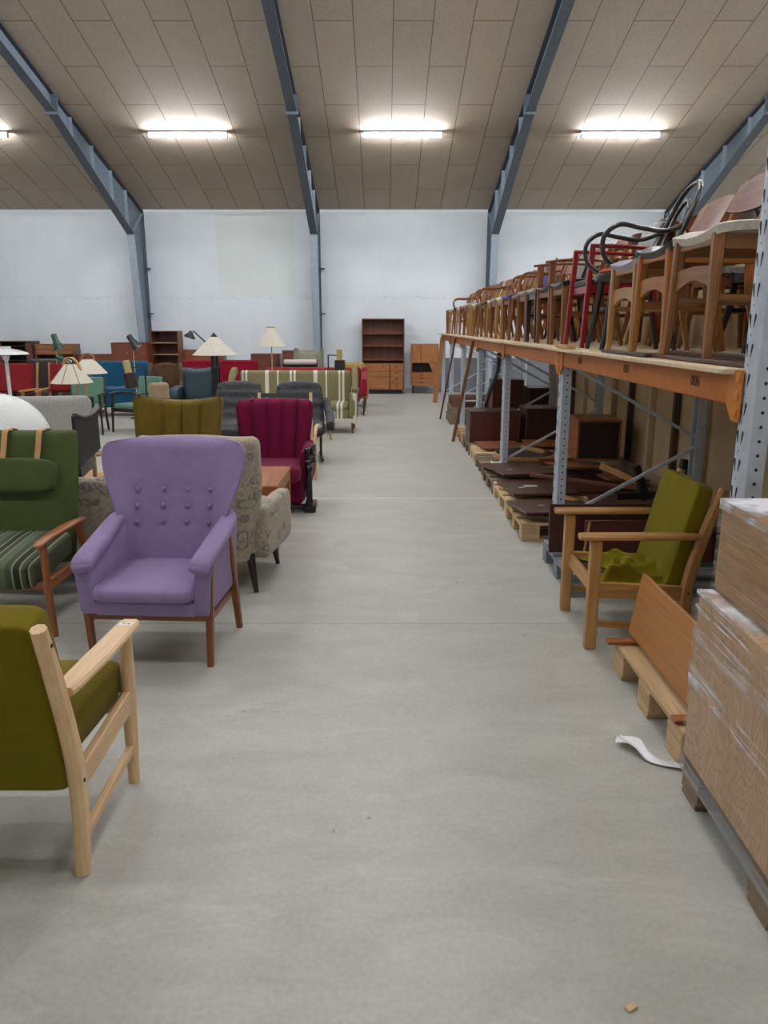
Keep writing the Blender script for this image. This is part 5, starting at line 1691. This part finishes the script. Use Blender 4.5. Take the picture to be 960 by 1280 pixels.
def sling_chair():
    t = thing('sling_chair', 'beech armchair with black leather sling seat directly behind the burgundy chair', 'armchair', (-1.12, 8.35, 0), 0)
    BK = leather('17181c', 0.4, 0.2)
    for s in (-1, 1):
        x = s * 0.39
        m = MB(); m.sweep(smooth_path([(x, -0.3, 0), (x, -0.31, 0.42), (x, -0.2, 0.54), (x, 0.1, 0.53), (x, 0.3, 0.5)], 6), 0.035, 0.045, (1, 0, 0), ch=0.3); part('arm_bow', m, BEECH, t)
        m = MB(); m.sweep(smooth_path([(s * 0.3, 0.2, 0.0), (s * 0.3, 0.22, 0.4), (s * 0.29, 0.36, 0.87)], 6), 0.035, 0.04, (1, 0, 0), ch=0.3); part('back_post', m, BEECH, t)
    m = MB(); m.sweep([(-0.285, 0.36, 0.845), (0, 0.375, 0.835), (0.285, 0.36, 0.845)], 0.05, 0.012, (0, 0.3, 1)); part('top_strap', m, BK, t)
    m = MB(); m.sheet(lambda u, v: ((u - 0.5) * 0.56, -0.28 + 0.5 * v, 0.40 - 0.06 * v - 0.04 * math.sin(PI * u)), 10, 8, 0.01); part('seat', m, BK, t)
    m = MB(); m.sheet(lambda u, v: ((u - 0.5) * 0.56, 0.24 + 0.10 * v, 0.38 + 0.40 * v), 10, 8, -0.01); part('back_sling', m, BK, t)
    m = MB(); m.box((0, -0.29, 0.36), (0.76, 0.025, 0.05), 0.004); part('front_rail', m, BEECH, t)
sling_chair()

# cream rounded slipper chair and pouffe
t = thing('slipper_chair', 'small cream boucle chair with rounded back before the striped sofa', 'chair', (-0.93, 10.95, 0), 60)
CRM = fabric('b3aba2', 0.06, 0.4)
m = MB(); m.sweep(smooth_path([(0, 0.15, 0.3), (0, 0.17, 0.5), (0, 0.19, 0.66)], 4), [0.26] * 9, 0.13, (1, 0, 0), n=18, e=0.8, cap_round=True); part('backrest', m, CRM, t, angle=70)
m = MB(); m.cush((0, -0.02, 0.36), (0.4, 0.4, 0.14), 0.5, 0.6, 24, 10); part('seat', m, CRM, t, angle=70)
for a in range(4):
    part('leg', round_leg((0.17 * math.cos(a * PI / 2 + 0.8), 0.17 * math.sin(a * PI / 2 + 0.8), 0), (0.13 * math.cos(a * PI / 2 + 0.8), 0.13 * math.sin(a * PI / 2 + 0.8), 0.31), 0.012, 0.02), OAK, t)
t = thing('footstool', 'cream footstool between the olive and burgundy chairs', 'footstool', (-1.60, 7.55, 0), 0)
m = MB(); m.cush((0, 0, 0.44), (0.5, 0.42, 0.14), 0.4, 0.3, 28, 10); part('cushion', m, fabric('c9bf9c', 0.08), t, angle=70)
for sx in (-1, 1):
    for sy in (-1, 1):
        part('leg', round_leg((sx * 0.2, sy * 0.16, 0), (sx * 0.19, sy * 0.15, 0.39), 0.014, 0.02), OAK, t)

# mint green armchairs in dark wood
def mint(label, loc, rz):
    t = thing('mint_armchair', label, 'armchair', loc, rz, 'mint green dark-framed armchairs')
    M_ = fabric('5f8474', 0.08, 0.2)
    for s in (-1, 1):
        part('leg', sq_leg((s * 0.29, -0.27, 0), (s * 0.28, -0.24, 0.60), 0.026, 0.04), DARKW, t)
        m = MB(); m.sweep(smooth_path([(s * 0.25, 0.36, 0), (s * 0.25, 0.25, 0.38), (s * 0.25, 0.36, 0.82)], 5), 0.03, lerp_list([0.03, 0.045, 0.025], 11), (1, 0, 0)); part('back_leg', m, DARKW, t)
        m = MB(); m.sweep(smooth_path([(s * 0.28, -0.3, 0.60), (s * 0.29, -0.1, 0.61), (s * 0.27, 0.2, 0.57), (s * 0.25, 0.29, 0.55)], 4), 0.05, 0.025, (1, 0, 0), n=10, e=0.7, cap_round=True); part('armrest', m, DARKW, t)
        m = MB(); m.bar((s * 0.27, -0.25, 0.34), (s * 0.25, 0.25, 0.32), 0.022, 0.05); part('side_rail', m, DARKW, t)
    m = MB(); m.bar((-0.27, -0.25, 0.35), (0.27, -0.25, 0.35), 0.022, 0.05, (0, 1, 0)); part('front_rail', m, DARKW, t)
    m = MB(); m.box((0, 0.0, 0.405), (0.5, 0.54, 0.075), 0.02); part('seat_cushion', m, M_, t)
    m = MB(); m.box((0, 0.265, 0.63), (0.48, 0.07, 0.42), 0.02, Matrix.Rotation(math.radians(-14), 3, 'X').to_4x4()); part('back_cushion', m, M_, t)
    return t
mint('mint green armchair with dark frame, left of the pair, under the wooden lamp', (-4.58, 11.75, 0), 8)
mint('mint green armchair with dark frame, right of the pair, by the brown lamp shade', (-3.83, 11.95, 0), -28)

# red chairs with oak frames far left
def red_easy(label, loc, rz, w=0.6):
    t = thing('oak_easy_chair', label, 'armchair', loc, rz, 'oak armchairs with red cushions')
    Rr = fabric('7d2226', 0.1)
    OK = wood('9d6c39', 'c08c52')
    for s in (-1, 1):
        x = s * w / 2
        part('leg', sq_leg((x, -0.3, 0), (x, -0.28, 0.6), 0.034, 0.044), OK, t)
        m = MB(); m.sweep([(x - s * 0.03, 0.3, 0), (x - s * 0.03, 0.26, 0.4), (x - s * 0.03, 0.42, 1.02)], 0.034, [0.03, 0.05, 0.03], (1, 0, 0)); part('back_post', m, OK, t)
        m = MB(); m.bar((x, -0.34, 0.62), (x, 0.34, 0.61), 0.065, 0.028); part('armrest', m, OK, t)
    m = MB(); m.bar((-w / 2, -0.28, 0.36), (w / 2, -0.28, 0.36), 0.03, 0.08, (0, 1, 0)); part('front_rail', m, OK, t)
    m = MB(); m.box((0, 0, 0.44), (w - 0.08, 0.56, 0.1), 0.02); part('seat_cushion', m, Rr, t)
    m = MB(); m.box((0, 0.285, 0.78), (w - 0.12, 0.09, 0.46), 0.02, Matrix.Rotation(math.radians(-15), 3, 'X').to_4x4()); part('back_cushion', m, Rr, t)
    return t
red_easy('oak armchair with red cushions, nearest the green lamp', (-5.16, 12.4, 0), 10, 0.6)
red_easy('wide oak settee with red cushions under the white disc lamp', (-6.05, 12.3, 0), 0, 0.82)
t = red_easy('red-cushioned chair at the left edge, behind the dark armrest', (-6.95, 12.4, 0), 0, 0.6)
side_table('coffee_table', 'grey-topped oak table in front of the red settee', (-5.55, 10.9, 0), 0, 0.95, 0.6, 0.60, wood('8d6236', 'b4834b'), 0.07, 0.05)
side_table('coffee_table', 'low oak table beside the red-cushioned chair, behind the grey sofa', (-4.55, 10.7, 0), 0, 0.5, 0.5, 0.56, wood('8d6236', 'b4834b'), 0.07, 0.05)
side_table('coffee_table', 'reddish coffee table in front of the petrol leather chair', (-2.95, 10.75, 0), 0, 0.55, 0.5, 0.56, wood('73402a', '99604a', 0.4), 0.05, 0.04)
# dark-armed chair fragment at the left edge
t = thing('dark_armchair', 'dark-framed armchair with red seat at left edge, behind the dome lamp', 'armchair', (-5.22, 9.3, 0), 0)
for s in (-1, 1):
    m = MB(); m.bar((s * 0.3, -0.28, 0.64), (s * 0.3, 0.3, 0.64), 0.06, 0.03); part('armrest', m, DARKW, t)
    part('leg', sq_leg((s * 0.3, -0.26, 0), (s * 0.29, -0.25, 0.63), 0.03, 0.045), DARKW, t)
    part('leg', sq_leg((s * 0.3, 0.3, 0), (s * 0.29, 0.25, 0.63), 0.03, 0.045), DARKW, t)
m = MB(); m.box((0, 0, 0.42), (0.54, 0.54, 0.12), 0.03); part('seat_cushion', m, fabric('8c2225', 0.1), t)
m = MB(); m.box((0, 0.27, 0.66), (0.54, 0.1, 0.4), 0.03, Matrix.Rotation(math.radians(-12), 3, 'X').to_4x4()); part('back_cushion', m, fabric('8c2225', 0.1), t)

# ---------------------------------------------------------------- lamps
def shade_mat():
    t = NT('pleated_shade')
    n = t.noise(t.coord(), 30, 2)
    c = t.ramp(n, [(0.3, 'f4efe2'), (0.7, 'fdfaf0')])
    d = t.n('ShaderNodeBsdfDiffuse'); tl = t.n('ShaderNodeBsdfTranslucent'); mx = t.n('ShaderNodeMixShader')
    t.l(c, d.inputs[0]); t.l(c, tl.inputs[0]); mx.inputs[0].default_value = 0.45
    t.l(d.outputs[0], mx.inputs[1]); t.l(tl.outputs[0], mx.inputs[2]); t.l(mx.outputs[0], t.out.inputs[0])
    return t.m
SHADE = shade_mat()
def cone_shade(r0, r1, z0, z1, n=40, pleat=0.004, M=None):
    m = MB(M)
    for rr in ((0, 1),):
        rings = []
        for k in range(9):
            q = k / 8
            r = r1 + (r0 - r1) * q
            z = z1 + (z0 - z1) * q
            rings.append([((r + (pleat if j % 2 else -pleat) * q) * math.cos(2 * PI * j / (2 * n)), (r + (pleat if j % 2 else -pleat) * q) * math.sin(2 * PI * j / (2 * n)), z) for j in range(2 * n)])
        inner = [[(x * 0.985, y * 0.985, z - 0.002) for x, y, z in r] for r in rings[::-1]]
        m.loft(rings + inner, cap=False)
    return m

# bentwood arch lamps
def arch_lamp(label, loc, rz, h, r0, r1, sh, W):
    """wooden bow rising from the floor, arching over the shade it carries"""
    t = thing('arch_floor_lamp', label, 'floor lamp', loc, rz, 'bentwood arch lamps')
    # bow in the local XZ plane, foot on +X side, shade hung at x=0
    p = smooth_path([(0.13, 0, 0.0), (0.135, 0, h * 0.4), (0.125, 0, h * 0.7), (0.075, 0, h * 0.90), (0.02, 0, h * 0.985), (-0.05, 0, h), (-0.095, 0, h * 0.975), (-0.11, 0, h * 0.93)], 6)
    m = MB(); m.sweep(p, 0.035, 0.016, (0, 1, 0)); part('bow', m, W, t)
    m = MB(); m.box((0.05, 0, 0.015), (0.34, 0.3, 0.03), 0.01); part('base', m, W, t)
    part('shade', cone_shade(r0, r1, h - 0.07 - sh, h - 0.07, 40, 0.002, Matrix.Translation((-0.03, 0, 0))), SHADE, t, 'white fabric shade')
    for a in (-2.4, -1.57, -0.75):
        c, s_ = math.cos(a), math.sin(a)
        m = MB(); m.bar((-0.03 + (r1 + 0.003) * c, (r1 + 0.003) * s_, h - 0.07), (-0.03 + (r0 + 0.003) * c, (r0 + 0.003) * s_, h - 0.07 - sh), 0.006, 0.003, (-s_, c, 0)); part('shade_rib', m, wood('6d4a33', '8a6246'), t)
    return t
arch_lamp('bentwood arch floor lamp with white cone shade, nearer one, above the grey sofa', (-3.28, 8.2, 0), -6, 1.28, 0.215, 0.065, 0.19, wood('b07a40', 'd3a066'))
arch_lamp('bentwood arch floor lamp with pale tilted shade behind the nearer arch lamp', (-3.72, 9.7, 0), 184, 1.27, 0.22, 0.07, 0.17, wood('8d5f38', 'b4835a'))

def big_cone():
    t = thing('column_lamp', 'large white cone-shaded lamp with black finial and black column', 'floor lamp', (-2.30, 10.6, 0))
    part('shade', cone_shade(0.295, 0.045, 1.225, 1.465, 48, 0.003), SHADE, t)
    m = MB(); m.lathe([(0.05, 0), (0.045, 0.01), (0.004, 0.06)], 20, (0, 0, 1.462)); part('finial', m, BLACKW, t, 'black cone finial')
    for s in (-1, 1):
        m = MB(); m.box((s * 0.03, 0.0, 0.63), (0.04, 0.09, 1.22), 0.004); part('post', m, BLACKW, t)
    m = MB(); m.box((0.0, 0.0, 0.53), (0.10, 0.11, 1.05), 0.004); part('column', m, BLACKW, t)
    m = MB(); m.box((0, 0, 0.02), (0.34, 0.34, 0.04), 0.006); part('base', m, BLACKW, t)
big_cone()
def slim_lamp():
    t = thing('floor_lamp', 'brass floor lamp with white cone shade before the far chest', 'floor lamp', (-1.90, 13.2, 0))
    part('shade', cone_shade(0.235, 0.07, 1.275, 1.575, 44, 0.002), SHADE, t)
    m = MB(); m.lathe([(0.075, 0), (0.075, 0.02)], 24, (0, 0, 1.575)); part('shade_ring', m, wood('b98a58', 'd1a673'), t)
    m = MB(); m.tube([(0.0, 0, 0.02), (0, 0, 1.5)], 0.012, 10); part('stem', m, BRASS, t)
    m = MB(); m.lathe([(0.15, 0), (0.15, 0.015), (0.02, 0.03)], 28); part('base', m, BRASS, t)
slim_lamp()
def drop_lamp(label, loc, rz, h, arm, shade_drop, tilt=0):
    t = thing('reading_lamp', label, 'floor lamp', loc, rz, 'brass and brown reading lamps')
    D = plain('2e2523', 0.4)
    m = MB(); m.tube([(0, 0, 0.01), (0, 0, h)], 0.012, 10); part('stem', m, D, t)
    m = MB(); m.tube([(0, 0, h), (arm, 0, h - 0.01)], 0.009, 10); part('arm', m, D, t)
    M = Matrix.Translation((arm, 0, h)) @ Matrix.Rotation(math.radians(tilt), 4, 'Y')
    m = MB(M); m.lathe([(0.048, -0.1), (0.05, 0.09), (0.03, 0.095)], 24); part('brass_cap', m, BRASS, t, 'brass cylinder cap')
    m = MB(M); m.lathe([(0.085, -0.29), (0.088, -0.29), (0.088, -0.085), (0.05, -0.08)], 28); part('shade', m, plain('2b2021', 0.5), t, 'dark brown cylinder shade')
    m = MB(); m.lathe([(0.13, 0), (0.13, 0.012), (0.015, 0.025)], 28); part('base', m, BRASS, t)
    return t
drop_lamp('brass and brown reading lamp behind the striped sofa, by the tall bookcase', (-0.925, 12.9, 0), 0, 1.14, 0.19, 0.2)
drop_lamp('brass and brown reading lamp with tilted shade above the mint armchair', (-3.33, 10.8, 0), 180, 1.05, 0.24, 0.2, 10)

def disc_lamp():
    t = thing('disc_lamp', 'white flat disc-shaded lamp at the left edge above red chairs', 'lamp', (-4.66, 9.6, 0))
    WH = plain('dcdedd', 0.25, 0, 0.4)
    m = MB(); m.lathe([(0.27, 0), (0.255, 0.02), (0.14, 0.055), (0.07, 0.07), (0.068, 0.095), (0.02, 0.098)], 40, (0, 0, 1.265)); part('shade', m, WH, t, angle=50)
    m = MB(); m.tube([(0.0, 0, 0.02), (0.0, 0, 1.23)], 0.022, 14); part('stem', m, WH, t)
    m = MB(); m.lathe([(0.03, -0.06), (0.05, 0.0)], 20, (0, 0, 1.25)); part('holder', m, WH, t)
    m = MB(); m.lathe([(0.16, 0), (0.16, 0.012), (0.03, 0.03)], 28); part('base', m, WH, t)
disc_lamp()

def spot_lamp(name, label, loc, col, heads, h):
    t = thing(name, label, 'lamp', loc)
    P_ = plain(col, 0.25, 0, 0.5)
    m = MB(); m.tube([(0, 0, 0.01), (0, 0, h)], 0.009, 8); part('stem', m, BRASS, t)
    m = MB(); m.lathe([(0.14, 0), (0.14, 0.012), (0.02, 0.025)], 24); part('base', m, P_, t)
    for x, z, ry, s in heads:
        M = Matrix.Translation((x, -0.04, z)) @ Matrix.Rotation(math.radians(ry), 4, 'Y')
        m = MB(M); m.lathe([(0.088 * s, -0.13 * s), (0.09 * s, -0.12 * s), (0.052 * s, 0.02 * s), (0.05 * s, 0.12 * s), (0.03 * s, 0.135 * s), (0.01 * s, 0.138 * s)], 24); part('lamp_head', m, P_, t, angle=50)
    return t
spot_lamp('spot_lamp', 'green two-headed cone spot lamp before the far bureau', (-5.55, 13.2, 0), '0e4a30', [(0.04, 1.35, -18, 1.0), (0.13, 1.04, -52, 1.0)], 1.38)
spot_lamp('spot_lamp', 'dark grey cone spot lamp in front of the tambour cabinet', (-4.40, 13.7, 0), '2b2c2f', [(0.02, 1.34, -35, 1.0)], 1.34)
def architect_lamp():
    t = thing('architect_lamp', 'black jointed desk lamp standing behind the big cone lamp', 'lamp', (-3.85, 17.6, 0))
    K_ = plain('1c1d21', 0.4)
    m = MB(); m.tube([(0.0, 0, 0.02), (0.0, 0, 1.1)], 0.014, 8); part('stem', m, K_, t)
    m = MB(); m.lathe([(0.15, 0), (0.15, 0.02), (0.02, 0.03)], 20); part('base', m, K_, t)
    m = MB(); m.tube([(0.0, 0, 1.1), (-0.42, -0.02, 1.5)], 0.016, 8); part('arm', m, K_, t)
    M = Matrix.Translation((-0.50, -0.02, 1.40)) @ Matrix.Rotation(math.radians(18), 4, 'Y')
    m = MB(M); m.lathe([(0.13, -0.05), (0.125, -0.02), (0.06, 0.05), (0.035, 0.1), (0.01, 0.11)], 24); part('lamp_head', m, K_, t)
architect_lamp()

# ---------------------------------------------------------------- case furniture along the far wall
def case(name, label, loc, w, d, h, W, cat='cabinet', kind='plain', nshelf=0, split=0.5, base=0.0, legs=0.0, inner=None, rz=0, group=None):
    t = thing(name, label, cat, loc, rz, group)
    th = 0.022
    z0 = legs + base
    for s in (-1, 1):
        m = MB(); m.box((s * (w / 2 - th / 2), 0, (z0 + h) / 2), (th, d, h - z0), 0.002); part('side_panel', m, W, t)
    m = MB(); m.box((0, 0, h - th / 2), (w - 2 * th, d, th), 0.002); part('top_panel', m, W, t)
    m = MB(); m.box((0, 0, z0 + th / 2), (w - 2 * th, d, th), 0.002); part('bottom_panel', m, W, t)
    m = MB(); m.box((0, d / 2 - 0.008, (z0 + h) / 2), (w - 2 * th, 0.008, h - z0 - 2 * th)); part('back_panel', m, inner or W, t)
    if base:
        m = MB(); m.box((0, 0.02, base / 2), (w - 0.06, d - 0.08, base), 0.002); part('plinth', m, plain('15151a', 0.5), t)
    if legs:
        for sx in (-1, 1):
            for sy in (-1, 1):
                part('leg', round_leg((sx * (w / 2 - 0.05), sy * (d / 2 - 0.05), 0), (sx * (w / 2 - 0.07), sy * (d / 2 - 0.06), legs + 0.005), 0.012, 0.018), DARKW, t)
    return t, th, z0
def drawer(t, cx, cz, w, h, d, W, knobs=1, kmat=None, wide=0.05):
    m = MB(); m.box((cx, -d / 2 + 0.012, cz), (w - 0.006, 0.022, h - 0.006), 0.002)
    dr = part('drawer', m, W, t)
    for k in range(knobs):
        x = cx + (k - (knobs - 1) / 2) * w * 0.5
        m = MB(); m.box((x, -d / 2 - 0.01, cz + h * 0.18), (wide, 0.022, 0.016), 0.004)
        part('handle', m, kmat or DARKW, dr)
    return dr
def door(t, cx, cz, w, h, d, W, handle=True):
    m = MB(); m.box((cx, -d / 2 + 0.012, cz), (w - 0.005, 0.022, h - 0.006), 0.002)
    dr = part('door', m, W, t)
    if handle:
        m = MB(); m.cush((cx + w * 0.38, -d / 2 - 0.008, cz), (0.02, 0.02, 0.03), 0.8, 0.8, 10, 8); part('knob', m, BRASS, dr)
    return dr
def shelf(t, w, d, z, W, th=0.02):
    m = MB(); m.box((0, 0.0, z), (w - 0.046, d - 0.04, th), 0.002); part('shelf', m, W, t)
BT = wood('5f3322', '86513a', 0.4)
BT2 = wood('86502a', 'ab7242', 0.4)
def tall_bookcase():
    t, th, z0 = case('tall_bookcase', 'tall teak bookcase with lower drawers against the far wall', (-0.02, 18.95, 0), 1.02, 0.40, 1.78, BT, 'bookcase', base=0.10, inner=BT)
    for z in (1.43, 1.14, 0.81):
        shelf(t, 1.02, 0.40, z, BT)
    m = MB(); m.box((0, 0, 0.72), (0.976, 0.4, 0.022), 0.002); part('counter', m, BT2, t)
    # drawer bank on the right, wide drawers left
    for i, (z, h) in enumerate(((0.63, 0.16), (0.48, 0.13), (0.34, 0.14), (0.19, 0.15))):
        drawer(t, 0.325, z, 0.32, h, 0.4, BT2)
    drawer(t, -0.32, 0.63, 0.33, 0.16, 0.4, BT2); drawer(t, 0.0, 0.63, 0.31, 0.16, 0.4, BT2)
    drawer(t, -0.165, 0.48, 0.64, 0.13, 0.4, BT2, 0); drawer(t, -0.165, 0.265, 0.64, 0.29, 0.4, BT2, 0)
tall_bookcase()
def corner_cabinet():
    t, th, z0 = case('bar_cabinet', 'small teak bar cabinet on black legs right of the tall bookcase', (0.985, 18.98, 0), 0.66, 0.36, 1.19, BT2, legs=0.2, inner=wood('2d1811', '44271c'))  # dark back panel paints the niche's shade into the wood colour
    door(t, -0.20, 0.955, 0.21, 0.43, 0.36, BT2, False); door(t, 0.105, 0.955, 0.40, 0.43, 0.36, BT2, False)
    m2 = MB(); m2.prism([(0.51, 0.20), (0.51, 0.305), (0.735, 0.305), (0.735, 0.10)], -0.17, -0.15, 1); part('slanted_panel', m2, BT2, t)
    m = MB(); m.box((0, 0.05, 0.74), (0.616, 0.24, 0.012)); part('shelf', m, BT, t)
    m = MB(); m.box((0, 0.0, 0.50), (0.616, 0.35, 0.02), 0.002); part('counter', m, BT2, t)
    for z, h in ((0.44, 0.1), (0.345, 0.09), (0.26, 0.085)):
        drawer(t, -0.07, z, 0.46, h, 0.36, BT2, 1, None, 0.07)
    m = MB(); m.box((0.235, -0.168, 0.35), (0.145, 0.02, 0.27), 0.002); part('side_front', m, BT2, t)
corner_cabinet()
def small_bookcase():
    t, th, z0 = case('small_bookcase', 'narrow teak bookcase with pale shelves beside the left steel column', (-5.16, 18.6, 0), 0.68, 0.32, 1.50, BT, 'bookcase', base=0.08, inner=wood('3a1f16', '542f22'), rz=-6)
    for z in (1.22, 0.95, 0.66, 0.4):
        shelf(t, 0.68, 0.32, z, wood('8c6d50', 'ab8b6a'), 0.022)
small_bookcase()
def tambour():
    t, th, z0 = case('tambour_cabinet', 'teak cabinet with two curved doors behind the dark spot lamp', (-5.88, 18.2, 0), 0.82, 0.40, 1.24, wood('6a3320', '8a4a30', 0.4), legs=0.14)
    for s in (-1, 1):
        door(t, s * 0.19, 1.0, 0.38, 0.42, 0.40, wood('5e2d1e', '7c4330', 0.4))
    shelf(t, 0.84, 0.40, 0.775, BT)
    drawer(t, 0, 0.35, 0.79, 0.36, 0.4, BT, 2)
tambour()
def bureau():
    t, th, z0 = case('writing_bureau', 'teak writing bureau with drawers behind the green spot lamp', (-7.90, 18.9, 0), 0.94, 0.42, 1.19, wood('6f4026', '925d3a', 0.4), 'bureau', legs=0.12, inner=wood('2d1811', '44271c'))
    for z in (1.11, 1.0):
        drawer(t, 0, z, 0.88, 0.11, 0.42, wood('7b4a2c', 'a06d46', 0.4), 0)
    m = MB(); m.box((0, -0.12, 0.80), (0.93, 0.5, 0.02), 0.003); part('writing_flap', m, BT, t)
    drawer(t, 0, 0.62, 0.88, 0.3, 0.42, BT, 2); drawer(t, 0, 0.3, 0.88, 0.3, 0.42, BT, 2)
bureau()
def secretaire():
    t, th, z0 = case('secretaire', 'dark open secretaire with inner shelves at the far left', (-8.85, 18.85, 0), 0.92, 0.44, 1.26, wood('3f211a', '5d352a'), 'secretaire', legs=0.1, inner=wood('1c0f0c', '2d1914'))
    for z in (1.14, 1.05, 0.96, 0.80):
        shelf(t, 0.7, 0.36, z, wood('2a1511', '40231b'))
    for s in (-1, 1):
        m = MB(); m.box((s * 0.36, -0.19, 0.98), (0.14, 0.02, 0.48), 0.003); part('front_post', m, wood('4b2a20', '6b4034'), t)
    drawer(t, 0, 0.5, 0.86, 0.5, 0.44, BT, 2)
secretaire()
def low_chest(name, label, x, w, h, W, n, loc_y=18.95, cat='chest'):
    t, th, z0 = case(name, label, (x, loc_y, 0), w, 0.38, h, W, cat, legs=0.12)
    hh = (h - 0.12 - 0.05) / n
    for k in range(n):
        drawer(t, 0, 0.145 + hh * (k + 0.5), w - 0.05, hh, 0.38, W, 2 if w > 0.6 else 1)
    return t
low_chest('low_sideboard', 'low teak sideboard between bureau and curved-door cabinet', -6.95, 0.86, 0.95, BT, 3)
low_chest('drawer_chest', 'teak drawer chest right of the small bookcase, behind the crimson sofa', -4.36, 0.98, 1.05, wood('6f3a24', '94583a', 0.4), 4)
low_chest('drawer_chest', 'dark teak drawer chest behind the slim brass lamp', -2.86, 0.70, 0.96, wood('51281a', '74422e', 0.4), 4)
low_chest('drawer_chest', 'teak chest behind the pale wingback armchair', -2.03, 0.72, 1.05, wood('5a2e1f', '7d4934', 0.4), 4, 18.45)

def spindle_bench():
    t = thing('rocking_chair', 'dark spindle-back chair with white roll cushion behind the red sofa', 'chair', (-1.70, 15.55, 0))
    for s in (-1, 1):
        m = MB(); m.sweep(smooth_path([(s * 0.33, -0.3, 0.0), (s * 0.33, 0.25, 0.0)], 3), 0.03, 0.03, (1, 0, 0)); part('runner', m, DARKW, t)
        part('leg', round_leg((s * 0.33, -0.2, 0.015), (s * 0.31, -0.18, 0.5), 0.02, 0.02), DARKW, t)
        part('back_post', round_leg((s * 0.33, 0.2, 0.015), (s * 0.33, 0.28, 0.93), 0.02, 0.022), DARKW, t)
    m = MB(); m.box((0, 0, 0.42), (0.62, 0.5, 0.06), 0.02); part('seat', m, fabric('b8b2a8', 0.1), t)
    m = MB(); m.box((0, 0.27, 0.82), (0.64, 0.025, 0.08), 0.006); part('top_rail', m, DARKW, t)
    for k in range(8):
        x = -0.26 + 0.52 * k / 7
        m = MB(); m.tube([(x, 0.22, 0.44), (x, 0.27, 0.79)], 0.012, 8); part('spindle', m, DARKW, t)
    m = MB(); m.sweep([(-0.3, 0.22, 0.90), (0.3, 0.22, 0.90)], 0.11, 0.1, (0, 1, 0), n=16, cap_round=True); part('roll_cushion', m, fabric('cfcac0', 0.05), t, 'white roll cushion')
spindle_bench()
